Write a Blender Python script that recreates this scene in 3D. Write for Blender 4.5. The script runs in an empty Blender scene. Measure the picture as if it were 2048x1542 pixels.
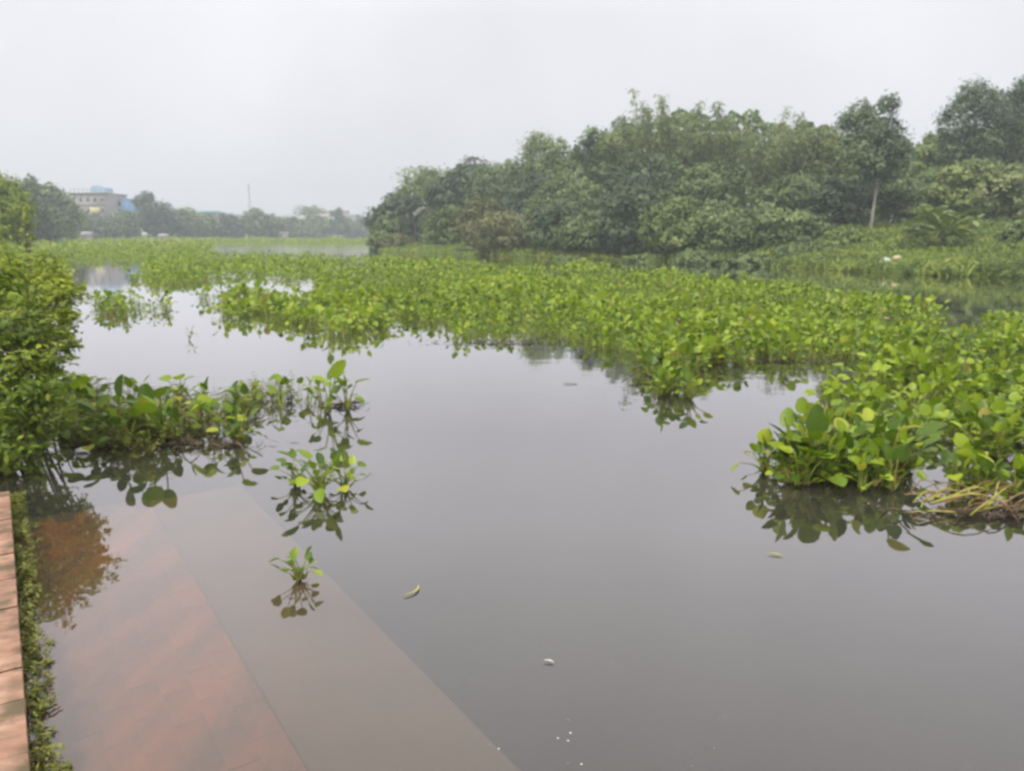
import bpy, math, random
import numpy as np
from mathutils import Vector, Matrix

R = math.radians
sc = bpy.context.scene
COL = sc.collection

# ------------------------------------------------------------------ camera
CAM_H = 1.75
F = 1547.0                       # focal length in pixels of the 2048 wide photograph
PITCH = math.atan((771 - 466) / F)
cam_d = bpy.data.cameras.new('camera')
cam_d.sensor_width = 36.0
cam_d.lens = 36.0 * F / 2048
cam_d.clip_start = 0.05
cam_d.clip_end = 3000
cam_d.dof.use_dof = True         # the phone missed focus: the whole picture is a little soft
cam_d.dof.focus_distance = 0.6
cam_d.dof.aperture_fstop = 12.0
cam = bpy.data.objects.new('camera', cam_d)
COL.objects.link(cam)
cam.location = (0, 0, CAM_H)
cam.rotation_euler = (R(90) - PITCH, 0, 0)
sc.camera = cam

# ------------------------------------------------------------------ sky and sun (bright overcast)
SUN_EL, SUN_AZ = R(58), R(215)   # azimuth clockwise from +Y: behind and to the left
w = bpy.data.worlds.new('World')
sc.world = w
w.use_nodes = True
nt = w.node_tree
nt.nodes.clear()
out = nt.nodes.new('ShaderNodeOutputWorld')
bg = nt.nodes.new('ShaderNodeBackground')
bg.inputs['Strength'].default_value = 0.1
sky = nt.nodes.new('ShaderNodeTexSky')
sky.sky_type = 'NISHITA'
sky.sun_disc = False
sky.sun_elevation = SUN_EL
sky.sun_rotation = SUN_AZ
sky.air_density = 1.0
sky.dust_density = 6.0
sky.ozone_density = 1.0
tc = nt.nodes.new('ShaderNodeTexCoord')
sep = nt.nodes.new('ShaderNodeSeparateXYZ')
nt.links.new(tc.outputs['Generated'], sep.inputs[0])
ramp = nt.nodes.new('ShaderNodeValToRGB')       # overcast cloud layer, brighter to the zenith
el = ramp.color_ramp.elements
el[0].position, el[0].color = 0.0, (.375, .380, .398, 1)
el[1].position, el[1].color = 1.0, (1.0, .99, .98, 1)
for p_, c_ in ((.25, (.455, .450, .470)), (.36, (.60, .595, .61)), (.62, (.72, .71, .72))):
    e = el.new(p_); e.color = (*c_, 1)
nt.links.new(sep.outputs['Z'], ramp.inputs[0])
mul = nt.nodes.new('ShaderNodeVectorMath')
mul.operation = 'SCALE'
nt.links.new(ramp.outputs['Color'], mul.inputs[0])
cn = nt.nodes.new('ShaderNodeTexNoise')
cn.inputs['Scale'].default_value = 2.6
cn.inputs['Detail'].default_value = 4
nt.links.new(tc.outputs['Generated'], cn.inputs['Vector'])
cm = nt.nodes.new('ShaderNodeMapRange')
cm.inputs['From Min'].default_value = .3
cm.inputs['From Max'].default_value = .7
cm.inputs['To Min'].default_value = 18.0
cm.inputs['To Max'].default_value = 21.0
nt.links.new(cn.outputs['Fac'], cm.inputs['Value'])
nt.links.new(cm.outputs['Result'], mul.inputs['Scale'])
mixw = nt.nodes.new('ShaderNodeMix')
mixw.data_type = 'RGBA'
mixw.inputs['Factor'].default_value = 0.88
nt.links.new(sky.outputs['Color'], mixw.inputs['A'])
nt.links.new(mul.outputs['Vector'], mixw.inputs['B'])
nt.links.new(mixw.outputs['Result'], bg.inputs['Color'])
nt.links.new(bg.outputs['Background'], out.inputs['Surface'])

sun_d = bpy.data.lights.new('sun', 'SUN')
sun_d.energy = 2.7
sun_d.angle = R(10)
sun_d.color = (1.0, .95, .87)
sun = bpy.data.objects.new('sun', sun_d)
COL.objects.link(sun)
sun_dir = Vector((math.sin(SUN_AZ) * math.cos(SUN_EL), math.cos(SUN_AZ) * math.cos(SUN_EL), math.sin(SUN_EL)))
sun.rotation_euler = sun_dir.to_track_quat('Z', 'Y').to_euler()
sun.location = (0, 0, 20)

vs = sc.view_settings
vs.view_transform = 'Standard'
vs.look = 'None'
vs.exposure = 0.17
vs.gamma = 1.0
vs.use_curve_mapping = False
sc.cycles.max_bounces = 8
sc.cycles.transparent_max_bounces = 12
sc.cycles.volume_bounces = 0

# ------------------------------------------------------------------ pixel helpers
SP, CP = math.sin(PITCH), math.cos(PITCH)

def ray(px, py):
    dx, dy = (px - 1024) / F, (771 - py) / F
    return np.array([dx, CP + dy * SP, dy * CP - SP])

def ground(px, py, z=0.0):
    d = ray(px, py)
    t = (z - CAM_H) / d[2]
    return np.array([d[0] * t, d[1] * t, z])

def at(px, py, Y):
    d = ray(px, py)
    t = Y / d[1]
    return np.array([d[0] * t, Y, CAM_H + d[2] * t])

def project(P):
    P = np.atleast_2d(P)
    x, y, z = P[:, 0], P[:, 1], P[:, 2] - CAM_H
    depth = y * CP - z * SP
    up = y * SP + z * CP
    depth = np.where(depth < .05, .05, depth)
    return 1024 + F * x / depth, 771 - F * up / depth

def inside(poly, x, y):
    poly = np.asarray(poly, float)
    c = np.zeros(len(x), bool)
    j = len(poly) - 1
    for i in range(len(poly)):
        xi, yi = poly[i]
        xj, yj = poly[j]
        hit = ((yi > y) != (yj > y)) & (x < (xj - xi) * (y - yi) / (yj - yi + 1e-12) + xi)
        c ^= hit
        j = i
    return c

# ------------------------------------------------------------------ object helpers
def prop(o, label=None, cat=None, group=None, kind=None):
    if label: o['label'] = label
    if cat: o['category'] = cat
    if group: o['group'] = group
    if kind: o['kind'] = kind
    return o

def np_mesh(name, verts, quads=None, tris=None, mat=None, tint=None, smooth=False):
    """mesh from arrays; tint is one float for each face (quads first)"""
    me = bpy.data.meshes.new(name)
    verts = np.asarray(verts, np.float32)
    nq = 0 if quads is None else len(quads)
    ntr = 0 if tris is None else len(tris)
    me.vertices.add(len(verts))
    me.vertices.foreach_set('co', verts.ravel())
    loops = []
    if nq: loops.append(np.asarray(quads, np.int32).ravel())
    if ntr: loops.append(np.asarray(tris, np.int32).ravel())
    loops = np.concatenate(loops)
    me.loops.add(len(loops))
    me.loops.foreach_set('vertex_index', loops)
    starts = np.concatenate([np.arange(nq) * 4, nq * 4 + np.arange(ntr) * 3]).astype(np.int32)
    me.polygons.add(nq + ntr)
    me.polygons.foreach_set('loop_start', starts)
    if smooth:
        me.polygons.foreach_set('use_smooth', np.ones(nq + ntr, bool))
    me.update(calc_edges=True)
    if tint is not None:
        a = me.attributes.new('tint', 'FLOAT', 'FACE')
        a.data.foreach_set('value', np.clip(np.asarray(tint, np.float32), 0, 1))
    if mat: me.materials.append(mat)
    return me

def obj(name, me, parent=None, loc=None):
    o = bpy.data.objects.new(name, me)
    COL.objects.link(o)
    if parent: o.parent = parent
    if loc is not None: o.location = loc
    return o

def empty(name, loc, label, cat, group=None, rz=0.0):
    o = bpy.data.objects.new(name, None)
    COL.objects.link(o)
    o.location = loc
    o.rotation_euler = (0, 0, rz)
    o.empty_display_size = .2
    return prop(o, label, cat, group)

def tube_arrays(pts, rad, sides=6, cap=True):
    pts = np.asarray(pts, float)
    n = len(pts)
    rad = np.broadcast_to(np.asarray(rad, float), (n,))
    tang = np.gradient(pts, axis=0)
    tang /= np.linalg.norm(tang, axis=1)[:, None] + 1e-9
    ref = np.array([0, 0, 1.0]) if abs(tang[0][2]) < .9 else np.array([1.0, 0, 0])
    V, Q = [], []
    u = np.cross(ref, tang[0]); u /= np.linalg.norm(u) + 1e-9
    for i in range(n):
        u = u - tang[i] * np.dot(u, tang[i]); u /= np.linalg.norm(u) + 1e-9
        v = np.cross(tang[i], u)
        for k in range(sides):
            a = 2 * math.pi * k / sides
            V.append(pts[i] + rad[i] * (math.cos(a) * u + math.sin(a) * v))
    for i in range(n - 1):
        for k in range(sides):
            k2 = (k + 1) % sides
            Q.append((i * sides + k, i * sides + k2, (i + 1) * sides + k2, (i + 1) * sides + k))
    T = []
    if cap:
        V.append(pts[0]); V.append(pts[-1])
        b, t = len(V) - 2, len(V) - 1
        for k in range(sides):
            k2 = (k + 1) % sides
            T.append((b, k2, k))
            T.append((t, (n - 1) * sides + k, (n - 1) * sides + k2))
    return np.array(V), np.array(Q), np.array(T).reshape(-1, 3)

class Geo:
    """collects arrays for ONE mesh"""
    def __init__(s): s.v, s.q, s.t, s.n = [], [], [], 0
    def add(s, V, Q=None, T=None):
        V = np.asarray(V, float)
        if Q is not None and len(Q): s.q.append(np.asarray(Q) + s.n)
        if T is not None and len(T): s.t.append(np.asarray(T) + s.n)
        s.v.append(V); s.n += len(V)
    def tube(s, pts, rad, sides=6): s.add(*tube_arrays(pts, rad, sides))
    def box(s, a, b):
        x0, y0, z0 = a; x1, y1, z1 = b
        V = [(x0,y0,z0),(x1,y0,z0),(x1,y1,z0),(x0,y1,z0),(x0,y0,z1),(x1,y0,z1),(x1,y1,z1),(x0,y1,z1)]
        Q = [(0,3,2,1),(4,5,6,7),(0,1,5,4),(1,2,6,5),(2,3,7,6),(3,0,4,7)]
        s.add(V, Q)
    def mesh(s, name, mat, smooth=False):
        return np_mesh(name, np.concatenate(s.v), np.concatenate(s.q) if s.q else None,
                       np.concatenate(s.t) if s.t else None, mat, smooth=smooth)

# ------------------------------------------------------------------ materials
MATS = {}

def node_mat(name):
    m = bpy.data.materials.new(name)
    m.use_nodes = True
    MATS[name] = m
    t = m.node_tree
    t.nodes.clear()
    o = t.nodes.new('ShaderNodeOutputMaterial')
    return m, t, o

def ramp_node(t, cols):
    r = t.nodes.new('ShaderNodeValToRGB')
    el = r.color_ramp.elements
    el[0].position, el[0].color = cols[0][0], (*cols[0][1], 1)
    el[1].position, el[1].color = cols[-1][0], (*cols[-1][1], 1)
    for p, c in cols[1:-1]:
        e = el.new(p); e.color = (*c, 1)
    return r

def leaf_mat(name, cols, source='tint', trans=.3, rough=.5, spec=.4):
    """leaf: reflecting face plus light let through; colour varies leaf by leaf"""
    m, t, o = node_mat(name)
    if source == 'tint':
        a = t.nodes.new('ShaderNodeAttribute'); a.attribute_name = 'tint'
        fac = a.outputs['Fac']
    else:
        a = t.nodes.new('ShaderNodeObjectInfo'); fac = a.outputs['Random']
    r = ramp_node(t, cols)
    t.links.new(fac, r.inputs[0])
    p = t.nodes.new('ShaderNodeBsdfPrincipled')
    p.inputs['Roughness'].default_value = rough
    p.inputs['Specular IOR Level'].default_value = spec
    n = t.nodes.new('ShaderNodeTexNoise'); n.inputs['Scale'].default_value = 18
    tco = t.nodes.new('ShaderNodeTexCoord')
    t.links.new(tco.outputs['Object'], n.inputs['Vector'])
    hs = t.nodes.new('ShaderNodeHueSaturation')
    mr = t.nodes.new('ShaderNodeMapRange'); mr.inputs['To Min'].default_value = .75; mr.inputs['To Max'].default_value = 1.25
    t.links.new(n.outputs['Fac'], mr.inputs['Value'])
    t.links.new(mr.outputs['Result'], hs.inputs['Value'])
    t.links.new(r.outputs['Color'], hs.inputs['Color'])
    t.links.new(hs.outputs['Color'], p.inputs['Base Color'])
    tr = t.nodes.new('ShaderNodeBsdfTranslucent')
    t.links.new(hs.outputs['Color'], tr.inputs['Color'])
    mx = t.nodes.new('ShaderNodeMixShader'); mx.inputs[0].default_value = trans
    t.links.new(p.outputs[0], mx.inputs[1]); t.links.new(tr.outputs[0], mx.inputs[2])
    t.links.new(mx.outputs[0], o.inputs['Surface'])
    return m

def plain_mat(name, c1, c2, scale=6.0, rough=.8, bump=.3, detail=5, spec=.3, coord='Object'):
    m, t, o = node_mat(name)
    tco = t.nodes.new('ShaderNodeTexCoord')
    n = t.nodes.new('ShaderNodeTexNoise'); n.inputs['Scale'].default_value = scale; n.inputs['Detail'].default_value = detail
    t.links.new(tco.outputs[coord], n.inputs['Vector'])
    r = ramp_node(t, [(.32, c1), (.68, c2)])
    t.links.new(n.outputs['Fac'], r.inputs[0])
    p = t.nodes.new('ShaderNodeBsdfPrincipled')
    p.inputs['Roughness'].default_value = rough
    p.inputs['Specular IOR Level'].default_value = spec
    t.links.new(r.outputs['Color'], p.inputs['Base Color'])
    if bump:
        b = t.nodes.new('ShaderNodeBump'); b.inputs['Strength'].default_value = bump; b.inputs['Distance'].default_value = .02
        t.links.new(n.outputs['Fac'], b.inputs['Height'])
        t.links.new(b.outputs['Normal'], p.inputs['Normal'])
    t.links.new(p.outputs[0], o.inputs['Surface'])
    return m

HY = [(0, (.050, .10, .006)), (.22, (.135, .215, .008)), (.5, (.225, .325, .012)), (.8, (.32, .405, .03)), (.95, (.36, .38, .03)), (1, (.33, .28, .08))]
M_HY_OBJ = leaf_mat('hyacinth_leaf', [(p_ ** .45 if p_ < 1 else 1, c_) for p_, c_ in HY], 'rand', .36, .40, .4)
M_HY_ST = leaf_mat('hyacinth_leaf_mass', HY, 'tint', .36, .42, .4)
STK = [(0, (.12, .18, .025)), (.6, (.20, .25, .03)), (.9, (.27, .25, .05)), (1, (.22, .13, .05))]
M_STK_OBJ = leaf_mat('hyacinth_stalk', STK, 'rand', .15, .45, .4)
M_STK_ST = leaf_mat('hyacinth_stalk_mass', STK, 'tint', .15, .5, .3)
M_DARK = leaf_mat('foliage_dark', [(0, (.030, .058, .028)), (.5, (.072, .118, .050)), (1, (.17, .225, .095))], trans=.22)
M_MID = leaf_mat('foliage_mid', [(0, (.050, .082, .026)), (.5, (.125, .185, .055)), (1, (.25, .32, .11))], trans=.25)
M_LIGHT = leaf_mat('foliage_light', [(0, (.065, .105, .028)), (.5, (.165, .23, .058)), (1, (.29, .35, .11))], trans=.28)
M_BAM = leaf_mat('foliage_bamboo', [(0, (.075, .11, .036)), (.5, (.165, .215, .068)), (1, (.30, .34, .125))], trans=.3)
M_BROWN = leaf_mat('foliage_olive', [(0, (.08, .105, .028)), (.5, (.16, .175, .06)), (1, (.25, .235, .09))], trans=.25)
M_YEL = leaf_mat('foliage_yellow', [(0, (.10, .16, .012)), (.5, (.22, .29, .018)), (1, (.38, .42, .04))], trans=.35)
M_SHRUB = leaf_mat('foliage_shrub', [(0, (.045, .085, .010)), (.5, (.15, .22, .018)), (.85, (.27, .34, .03)), (1, (.38, .40, .04))], trans=.3)
M_WEED = leaf_mat('foliage_weed', [(0, (.07, .085, .015)), (.5, (.16, .175, .025)), (1, (.27, .26, .05))], trans=.25)
M_GRASS = leaf_mat('grass_blade', [(0, (.09, .14, .018)), (.5, (.18, .25, .03)), (1, (.30, .34, .05))], trans=.3)
M_BARK = plain_mat('bark', (.07, .055, .04), (.14, .115, .09), 14, .9, .6)
M_PALEBARK = plain_mat('pale_bark', (.24, .22, .19), (.36, .34, .30), 9, .9, .4)
M_CULM = plain_mat('bamboo_culm', (.16, .17, .06), (.28, .25, .11), 8, .6, .2)
M_BRICK = plain_mat('brick', (.29, .155, .10), (.37, .215, .15), 11, .9, .35)
M_MORTAR = plain_mat('mortar', (.17, .12, .09), (.26, .19, .145), 20, .95, .4)
M_ROOT = plain_mat('root_fibre', (.045, .032, .022), (.11, .075, .045), 30, .95, .4)
M_WHITE = plain_mat('white_plastic', (.62, .62, .62), (.78, .78, .76), 20, .45, .2)
M_FOAM = plain_mat('foam', (.40, .40, .38), (.55, .55, .52), 40, .6, .2)
M_TAN = plain_mat('tan_sack', (.42, .33, .22), (.55, .45, .33), 16, .9, .4)
M_DEADLEAF = plain_mat('dead_leaf', (.30, .19, .10), (.52, .38, .24), 25, .7, .3)
M_YLEAF = plain_mat('yellow_leaf', (.28, .28, .06), (.38, .36, .11), 40, .5, .2)

# ------------------------------------------------------------------ the pond's outline and the terrain
shore = [ground(760, 503)[:2], ground(860, 507)[:2], ground(1000, 512)[:2], ground(1120, 517)[:2], ground(1300, 522)[:2],
         ground(1500, 530)[:2], ground(1700, 544)[:2], ground(1870, 552)[:2], ground(2048, 556)[:2],
         (25, 26), (31, 14), (33, 2), (24, -7), (6, -6.5), (0, -3.2), (-1.5, -1.6)]
shore = [np.array(p) for p in shore]
shore += [np.array(p) for p in [(-2.1, 1.2), (-4.6, 5.2), (-8.3, 10.5), (-17, 24), (-30, 45), (-45, 75), (-66, 108), (-86, 140), (-106, 180),
                                (-99, 196), (-91, 225), (-78, 252), (-50, 285), (-15, 300), (8, 262), (2, 160), (-6, 105)]]
SHORE = np.array(shore)

def shore_dist(x, y):
    """signed distance to the shoreline, positive on land"""
    P = np.stack([np.ravel(x), np.ravel(y)], 1)
    d = np.full(len(P), 1e9)
    n = len(SHORE)
    for i in range(n):
        a, b = SHORE[i], SHORE[(i + 1) % n]
        ab = b - a
        t = np.clip(((P - a) @ ab) / (ab @ ab), 0, 1)
        q = a + t[:, None] * ab
        d = np.minimum(d, np.hypot(P[:, 0] - q[:, 0], P[:, 1] - q[:, 1]))
    ins = inside(SHORE, P[:, 0], P[:, 1])
    return np.where(ins, -d, d).reshape(np.shape(x))

def terrain_z(x, y):
    x = np.asarray(x, float); y = np.asarray(y, float)
    d = shore_dist(x, y)
    cap = np.where(x > -25, 2.4, 1.0)
    land = np.minimum(np.minimum(.28 * d, .22) + .125 * np.maximum(d - .6, 0), cap)
    land = land + .10 * np.sin(x * .9 + y * .4) * np.sin(y * .7 - x * .3) * np.clip(d / 4, 0, 1)
    water = np.maximum(.45 * d, -1.7)
    return np.where(d > 0, land, water)

def tz(x, y): return float(terrain_z(np.array([x]), np.array([y]))[0])

gx = np.sinh(np.linspace(-4.6, 4.6, 300)) * 10.2
gy = np.sinh(np.linspace(-1.9, 4.6, 260)) * 10.2 + 8
GX, GY = np.meshgrid(gx, gy)
GZ = terrain_z(GX, GY)
V = np.stack([GX.ravel(), GY.ravel(), GZ.ravel()], 1)
nx, ny = len(gx), len(gy)
ii = (np.arange(ny - 1)[:, None] * nx + np.arange(nx - 1)[None]).ravel()
Q = np.stack([ii, ii + 1, ii + nx + 1, ii + nx], 1)

m, t, o = node_mat('earth_and_turf')
geo_n = t.nodes.new('ShaderNodeNewGeometry')
sepz = t.nodes.new('ShaderNodeSeparateXYZ'); t.links.new(geo_n.outputs['Position'], sepz.inputs[0])
nz = t.nodes.new('ShaderNodeTexNoise'); nz.inputs['Scale'].default_value = .8; nz.inputs['Detail'].default_value = 8
t.links.new(geo_n.outputs['Position'], nz.inputs['Vector'])
turf = ramp_node(t, [(.3, (.075, .115, .018)), (.55, (.13, .19, .022)), (.75, (.20, .25, .035))])
t.links.new(nz.outputs['Fac'], turf.inputs[0])
mz = t.nodes.new('ShaderNodeMapRange'); mz.inputs['From Min'].default_value = -.05; mz.inputs['From Max'].default_value = .12
t.links.new(sepz.outputs['Z'], mz.inputs['Value'])
mxc = t.nodes.new('ShaderNodeMix'); mxc.data_type = 'RGBA'
mxc.inputs['A'].default_value = (.028, .030, .018, 1)
t.links.new(mz.outputs['Result'], mxc.inputs['Factor']); t.links.new(turf.outputs['Color'], mxc.inputs['B'])
p = t.nodes.new('ShaderNodeBsdfPrincipled'); p.inputs['Roughness'].default_value = .95; p.inputs['Specular IOR Level'].default_value = .1
t.links.new(mxc.outputs['Result'], p.inputs['Base Color'])
bmp = t.nodes.new('ShaderNodeBump'); bmp.inputs['Strength'].default_value = .6; bmp.inputs['Distance'].default_value = .15
t.links.new(nz.outputs['Fac'], bmp.inputs['Height']); t.links.new(bmp.outputs['Normal'], p.inputs['Normal'])
t.links.new(p.outputs[0], o.inputs['Surface'])
prop(obj('ground', np_mesh('ground', V, quads=Q, mat=m, smooth=True)), 'grassy pond banks and dark muddy pond bed', 'ground', kind='structure')

# water: mirror by Fresnel over murky, partly clear water
m, t, o = node_mat('pond_water')
geo_n = t.nodes.new('ShaderNodeNewGeometry')
n1 = t.nodes.new('ShaderNodeTexNoise'); n1.inputs['Scale'].default_value = 2.2; n1.inputs['Detail'].default_value = 3
n2 = t.nodes.new('ShaderNodeTexNoise'); n2.inputs['Scale'].default_value = .22; n2.inputs['Detail'].default_value = 2
t.links.new(geo_n.outputs['Position'], n1.inputs['Vector']); t.links.new(geo_n.outputs['Position'], n2.inputs['Vector'])
b1 = t.nodes.new('ShaderNodeBump'); b1.inputs['Strength'].default_value = .09; b1.inputs['Distance'].default_value = .02
t.links.new(n1.outputs['Fac'], b1.inputs['Height'])
sy = t.nodes.new('ShaderNodeSeparateXYZ'); t.links.new(geo_n.outputs['Position'], sy.inputs[0])
my = t.nodes.new('ShaderNodeMapRange'); my.inputs['From Min'].default_value = 45; my.inputs['From Max'].default_value = 85
my.inputs['To Min'].default_value = .09; my.inputs['To Max'].default_value = 1.0
t.links.new(sy.outputs['Y'], my.inputs['Value']); t.links.new(my.outputs['Result'], b1.inputs['Strength'])
fr = t.nodes.new('ShaderNodeFresnel'); fr.inputs['IOR'].default_value = 1.36
t.links.new(b1.outputs['Normal'], fr.inputs['Normal'])
gl = t.nodes.new('ShaderNodeBsdfGlossy'); gl.inputs['Roughness'].default_value = .015
gl.inputs['Color'].default_value = (.98, .955, .975, 1)
t.links.new(b1.outputs['Normal'], gl.inputs['Normal'])
mur = ramp_node(t, [(.35, (.050, .047, .042)), (.65, (.072, .067, .058))])
t.links.new(n2.outputs['Fac'], mur.inputs[0])
df = t.nodes.new('ShaderNodeBsdfDiffuse'); t.links.new(mur.outputs['Color'], df.inputs['Color'])
trn = t.nodes.new('ShaderNodeBsdfTransparent'); trn.inputs['Color'].default_value = (.88, .78, .60, 1)
mb = t.nodes.new('ShaderNodeMixShader'); mb.inputs[0].default_value = .42
t.links.new(trn.outputs[0], mb.inputs[1]); t.links.new(df.outputs[0], mb.inputs[2])
pw = t.nodes.new('ShaderNodeMath'); pw.operation = 'POWER'; pw.inputs[1].default_value = .62
t.links.new(fr.outputs[0], pw.inputs[0])
ma = t.nodes.new('ShaderNodeMath'); ma.operation = 'MULTIPLY_ADD'; ma.use_clamp = True
ma.inputs[1].default_value = 1.42; ma.inputs[2].default_value = -.085
t.links.new(pw.outputs[0], ma.inputs[0])
mf = t.nodes.new('ShaderNodeMixShader'); t.links.new(ma.outputs[0], mf.inputs[0])
t.links.new(mb.outputs[0], mf.inputs[1]); t.links.new(gl.outputs[0], mf.inputs[2])
t.links.new(mf.outputs[0], o.inputs['Surface'])
Vw = [(-480, -24, 0), (480, -24, 0), (480, 480, 0), (-480, 480, 0)]
prop(obj('water', np_mesh('water', Vw, quads=[(0, 1, 2, 3)], mat=m)), 'still grey murky pond water mirroring the sky', 'water', kind='structure')

# ------------------------------------------------------------------ wall and drowned steps at lower left
W0, W1 = ground(60, 1542, .12)[:2], ground(0, 985, .12)[:2]
D = ground(600, 1542, -.14)[:2] - ground(320, 1030, -.14)[:2]
D2 = ground(539, 1022, -.18)[:2] - ground(1043, 1532, -.18)[:2]
D1 = W1 - W0
DIR = D1 / np.linalg.norm(D1) - D / np.linalg.norm(D) + D2 / np.linalg.norm(D2)
DIR /= np.linalg.norm(DIR)
NRM = np.array([DIR[1], -DIR[0]])        # towards the open water
ORG = W0

def sn(P): q = np.asarray(P)[:2] - ORG; return q @ DIR, q @ NRM
def world(s, n, z): q = ORG + s * DIR + n * NRM; return np.array([q[0], q[1], z])

n_red = .5 * (sn(ground(320, 1030, -.14))[1] + sn(ground(600, 1542, -.14))[1])
n_grey = .5 * (sn(ground(539, 1022, -.18))[1] + sn(ground(1043, 1532, -.18))[1])
s_end = sn(ground(470, 975, -.18))[0]
s_start = -2.6

def oriented_box(name, s0, s1, n0, n1, z0, z1, mat, bev=0.0):
    g = Geo()
    C = [(s0, n0), (s1, n0), (s1, n1), (s0, n1)]
    if bev:
        Ci = [(s0 + bev, n0 + bev), (s1 - bev, n0 + bev), (s1 - bev, n1 - bev), (s0 + bev, n1 - bev)]
        V = [world(a, b, z0) for a, b in C] + [world(a, b, z1 - bev) for a, b in C] + [world(a, b, z1) for a, b in Ci]
        Q = [(0,1,2,3)] + [(i, 4 + i, 4 + (i+1) % 4, (i+1) % 4) for i in range(4)] + [(4+i, 8+i, 8+(i+1) % 4, 4+(i+1) % 4) for i in range(4)] + [(8, 11, 10, 9)]
    else:
        V = [world(a, b, z0) for a, b in C] + [world(a, b, z1) for a, b in C]
        Q = [(0,1,2,3)] + [(i, 4 + i, 4 + (i+1) % 4, (i+1) % 4) for i in range(4)] + [(4, 7, 6, 5)]
    g.add(V, Q)
    return g.mesh(name, mat)

def shift_mesh(me, loc):
    v = np.empty(len(me.vertices) * 3, np.float32); me.vertices.foreach_get('co', v)
    v = v.reshape(-1, 3) - np.array(loc, np.float32)
    me.vertices.foreach_set('co', v.ravel()); me.update()
    return me

def brick_field(root, root_loc, s0, s1, n0, n1, ztop, ls, ln, gap, thick, mats, rng, jit=.004):
    """bricks laid on the (s, n) plane, one object each, mesh shared"""
    ang = math.atan2(DIR[1], DIR[0])
    shared = []
    for k, mat in enumerate(mats):
        g = Geo()
        a, b, bv = ls / 2 - gap / 2, ln / 2 - gap / 2, .004
        C = [(-a, -b), (a, -b), (a, b), (-a, b)]
        Ci = [(x - math.copysign(bv, x), y - math.copysign(bv, y)) for x, y in C]
        V = [(x, y, -thick) for x, y in C] + [(x, y, -bv) for x, y in C] + [(x, y, 0) for x, y in Ci]
        Q = [(3,2,1,0)] + [((i+1) % 4 + 0, (i+1) % 4 + 4, 4 + i, i)[::-1] for i in range(4)] + [(4+i, 4+(i+1) % 4, 8+(i+1) % 4, 8+i) for i in range(4)] + [(8, 9, 10, 11)]
        g.add(V, Q)
        shared.append(g.mesh('brick', mat))
    ns, nn = max(1, int(round((s1 - s0) / ls))), max(1, int(round((n1 - n0) / ln)))
    cnt = 0
    for j in range(nn):
        off = (j % 2) * .5 * ls
        for i in range(ns):
            q = world(s0 + (i + .5) * ls + off * (1 if nn > 1 else 0), n0 + (j + .5) * (n1 - n0) / nn, ztop + rng.uniform(-jit, jit))
            ob = obj('brick', shared[rng.randrange(len(shared))], root, q - np.array(root_loc))
            tl = .012 if jit > .002 else .002                # sunken paving lies level, the wall top has settled unevenly
            ob.rotation_euler = (rng.uniform(-tl, tl), rng.uniform(-tl, tl), ang + rng.uniform(-tl, tl) * 1.3)
            cnt += 1
    return cnt

def stained(mat, c, scale, lo, hi, stretch=(1, 1, 1)):
    """dirt and silt patches that run on from brick to brick"""
    t = mat.node_tree
    p = [x for x in t.nodes if x.type == 'BSDF_PRINCIPLED'][0]
    src = p.inputs['Base Color'].links[0].from_socket
    g_ = t.nodes.new('ShaderNodeNewGeometry')
    mp = t.nodes.new('ShaderNodeMapping'); mp.inputs['Scale'].default_value = stretch
    mp.inputs['Rotation'].default_value = (0, 0, -math.atan2(DIR[1], DIR[0]))
    t.links.new(g_.outputs['Position'], mp.inputs['Vector'])
    n_ = t.nodes.new('ShaderNodeTexNoise'); n_.inputs['Scale'].default_value = scale; n_.inputs['Detail'].default_value = 7
    t.links.new(mp.outputs['Vector'], n_.inputs['Vector'])
    r_ = t.nodes.new('ShaderNodeMapRange'); r_.inputs['From Min'].default_value = lo; r_.inputs['From Max'].default_value = hi
    r_.inputs['To Max'].default_value = .8
    t.links.new(n_.outputs['Fac'], r_.inputs['Value'])
    mx_ = t.nodes.new('ShaderNodeMix'); mx_.data_type = 'RGBA'
    mx_.inputs['B'].default_value = (*c, 1)
    t.links.new(r_.outputs['Result'], mx_.inputs['Factor']); t.links.new(src, mx_.inputs['A'])
    t.links.new(mx_.outputs['Result'], p.inputs['Base Color'])
M_BRICK2 = plain_mat('brick_pale', (.32, .175, .115), (.41, .25, .175), 9, .9, .35)
M_BRICK3 = plain_mat('brick_dark', (.25, .145, .10), (.36, .21, .15), 13, .9, .4)
M_SILTBRICK = plain_mat('silted_brick', (.38, .16, .07), (.54, .24, .115), 2.4, .95, .3, coord='Object')
M_SILTBRICK2 = plain_mat('silted_brick_red', (.43, .175, .08), (.58, .25, .12), 3.4, .95, .3, coord='Object')
M_SILTBRICK3 = plain_mat('silted_brick_grey', (.27, .14, .08), (.42, .20, .115), 2.0, .95, .3, coord='Object')
M_SILTCON = plain_mat('silted_concrete', (.17, .14, .10), (.25, .205, .15), 1.6, .95, .2, coord='Object')
for mm in (M_BRICK, M_BRICK2, M_BRICK3, M_MORTAR): stained(mm, (.17, .105, .07), 5, .44, .68, (.6, 2.5, 1)); stained(mm, (.085, .075, .04), 7, .50, .64, (1, 1, 1))
for mm in (M_SILTBRICK, M_SILTBRICK2, M_SILTBRICK3): stained(mm, (.20, .145, .09), 1.8, .38, .60, (2.4, .6, 1))
stained(M_SILTCON, (.30, .17, .10), 1.3, .50, .75, (1.8, .6, 1))
rng = random.Random(4)
s_wall_end = sn(ground(-1, 984, .12))[0]
loc = world(1.0, -.3, 0)
wall = empty('brick_wall', loc, 'low salmon brick wall rising from the water at the left edge', 'wall')
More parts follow.
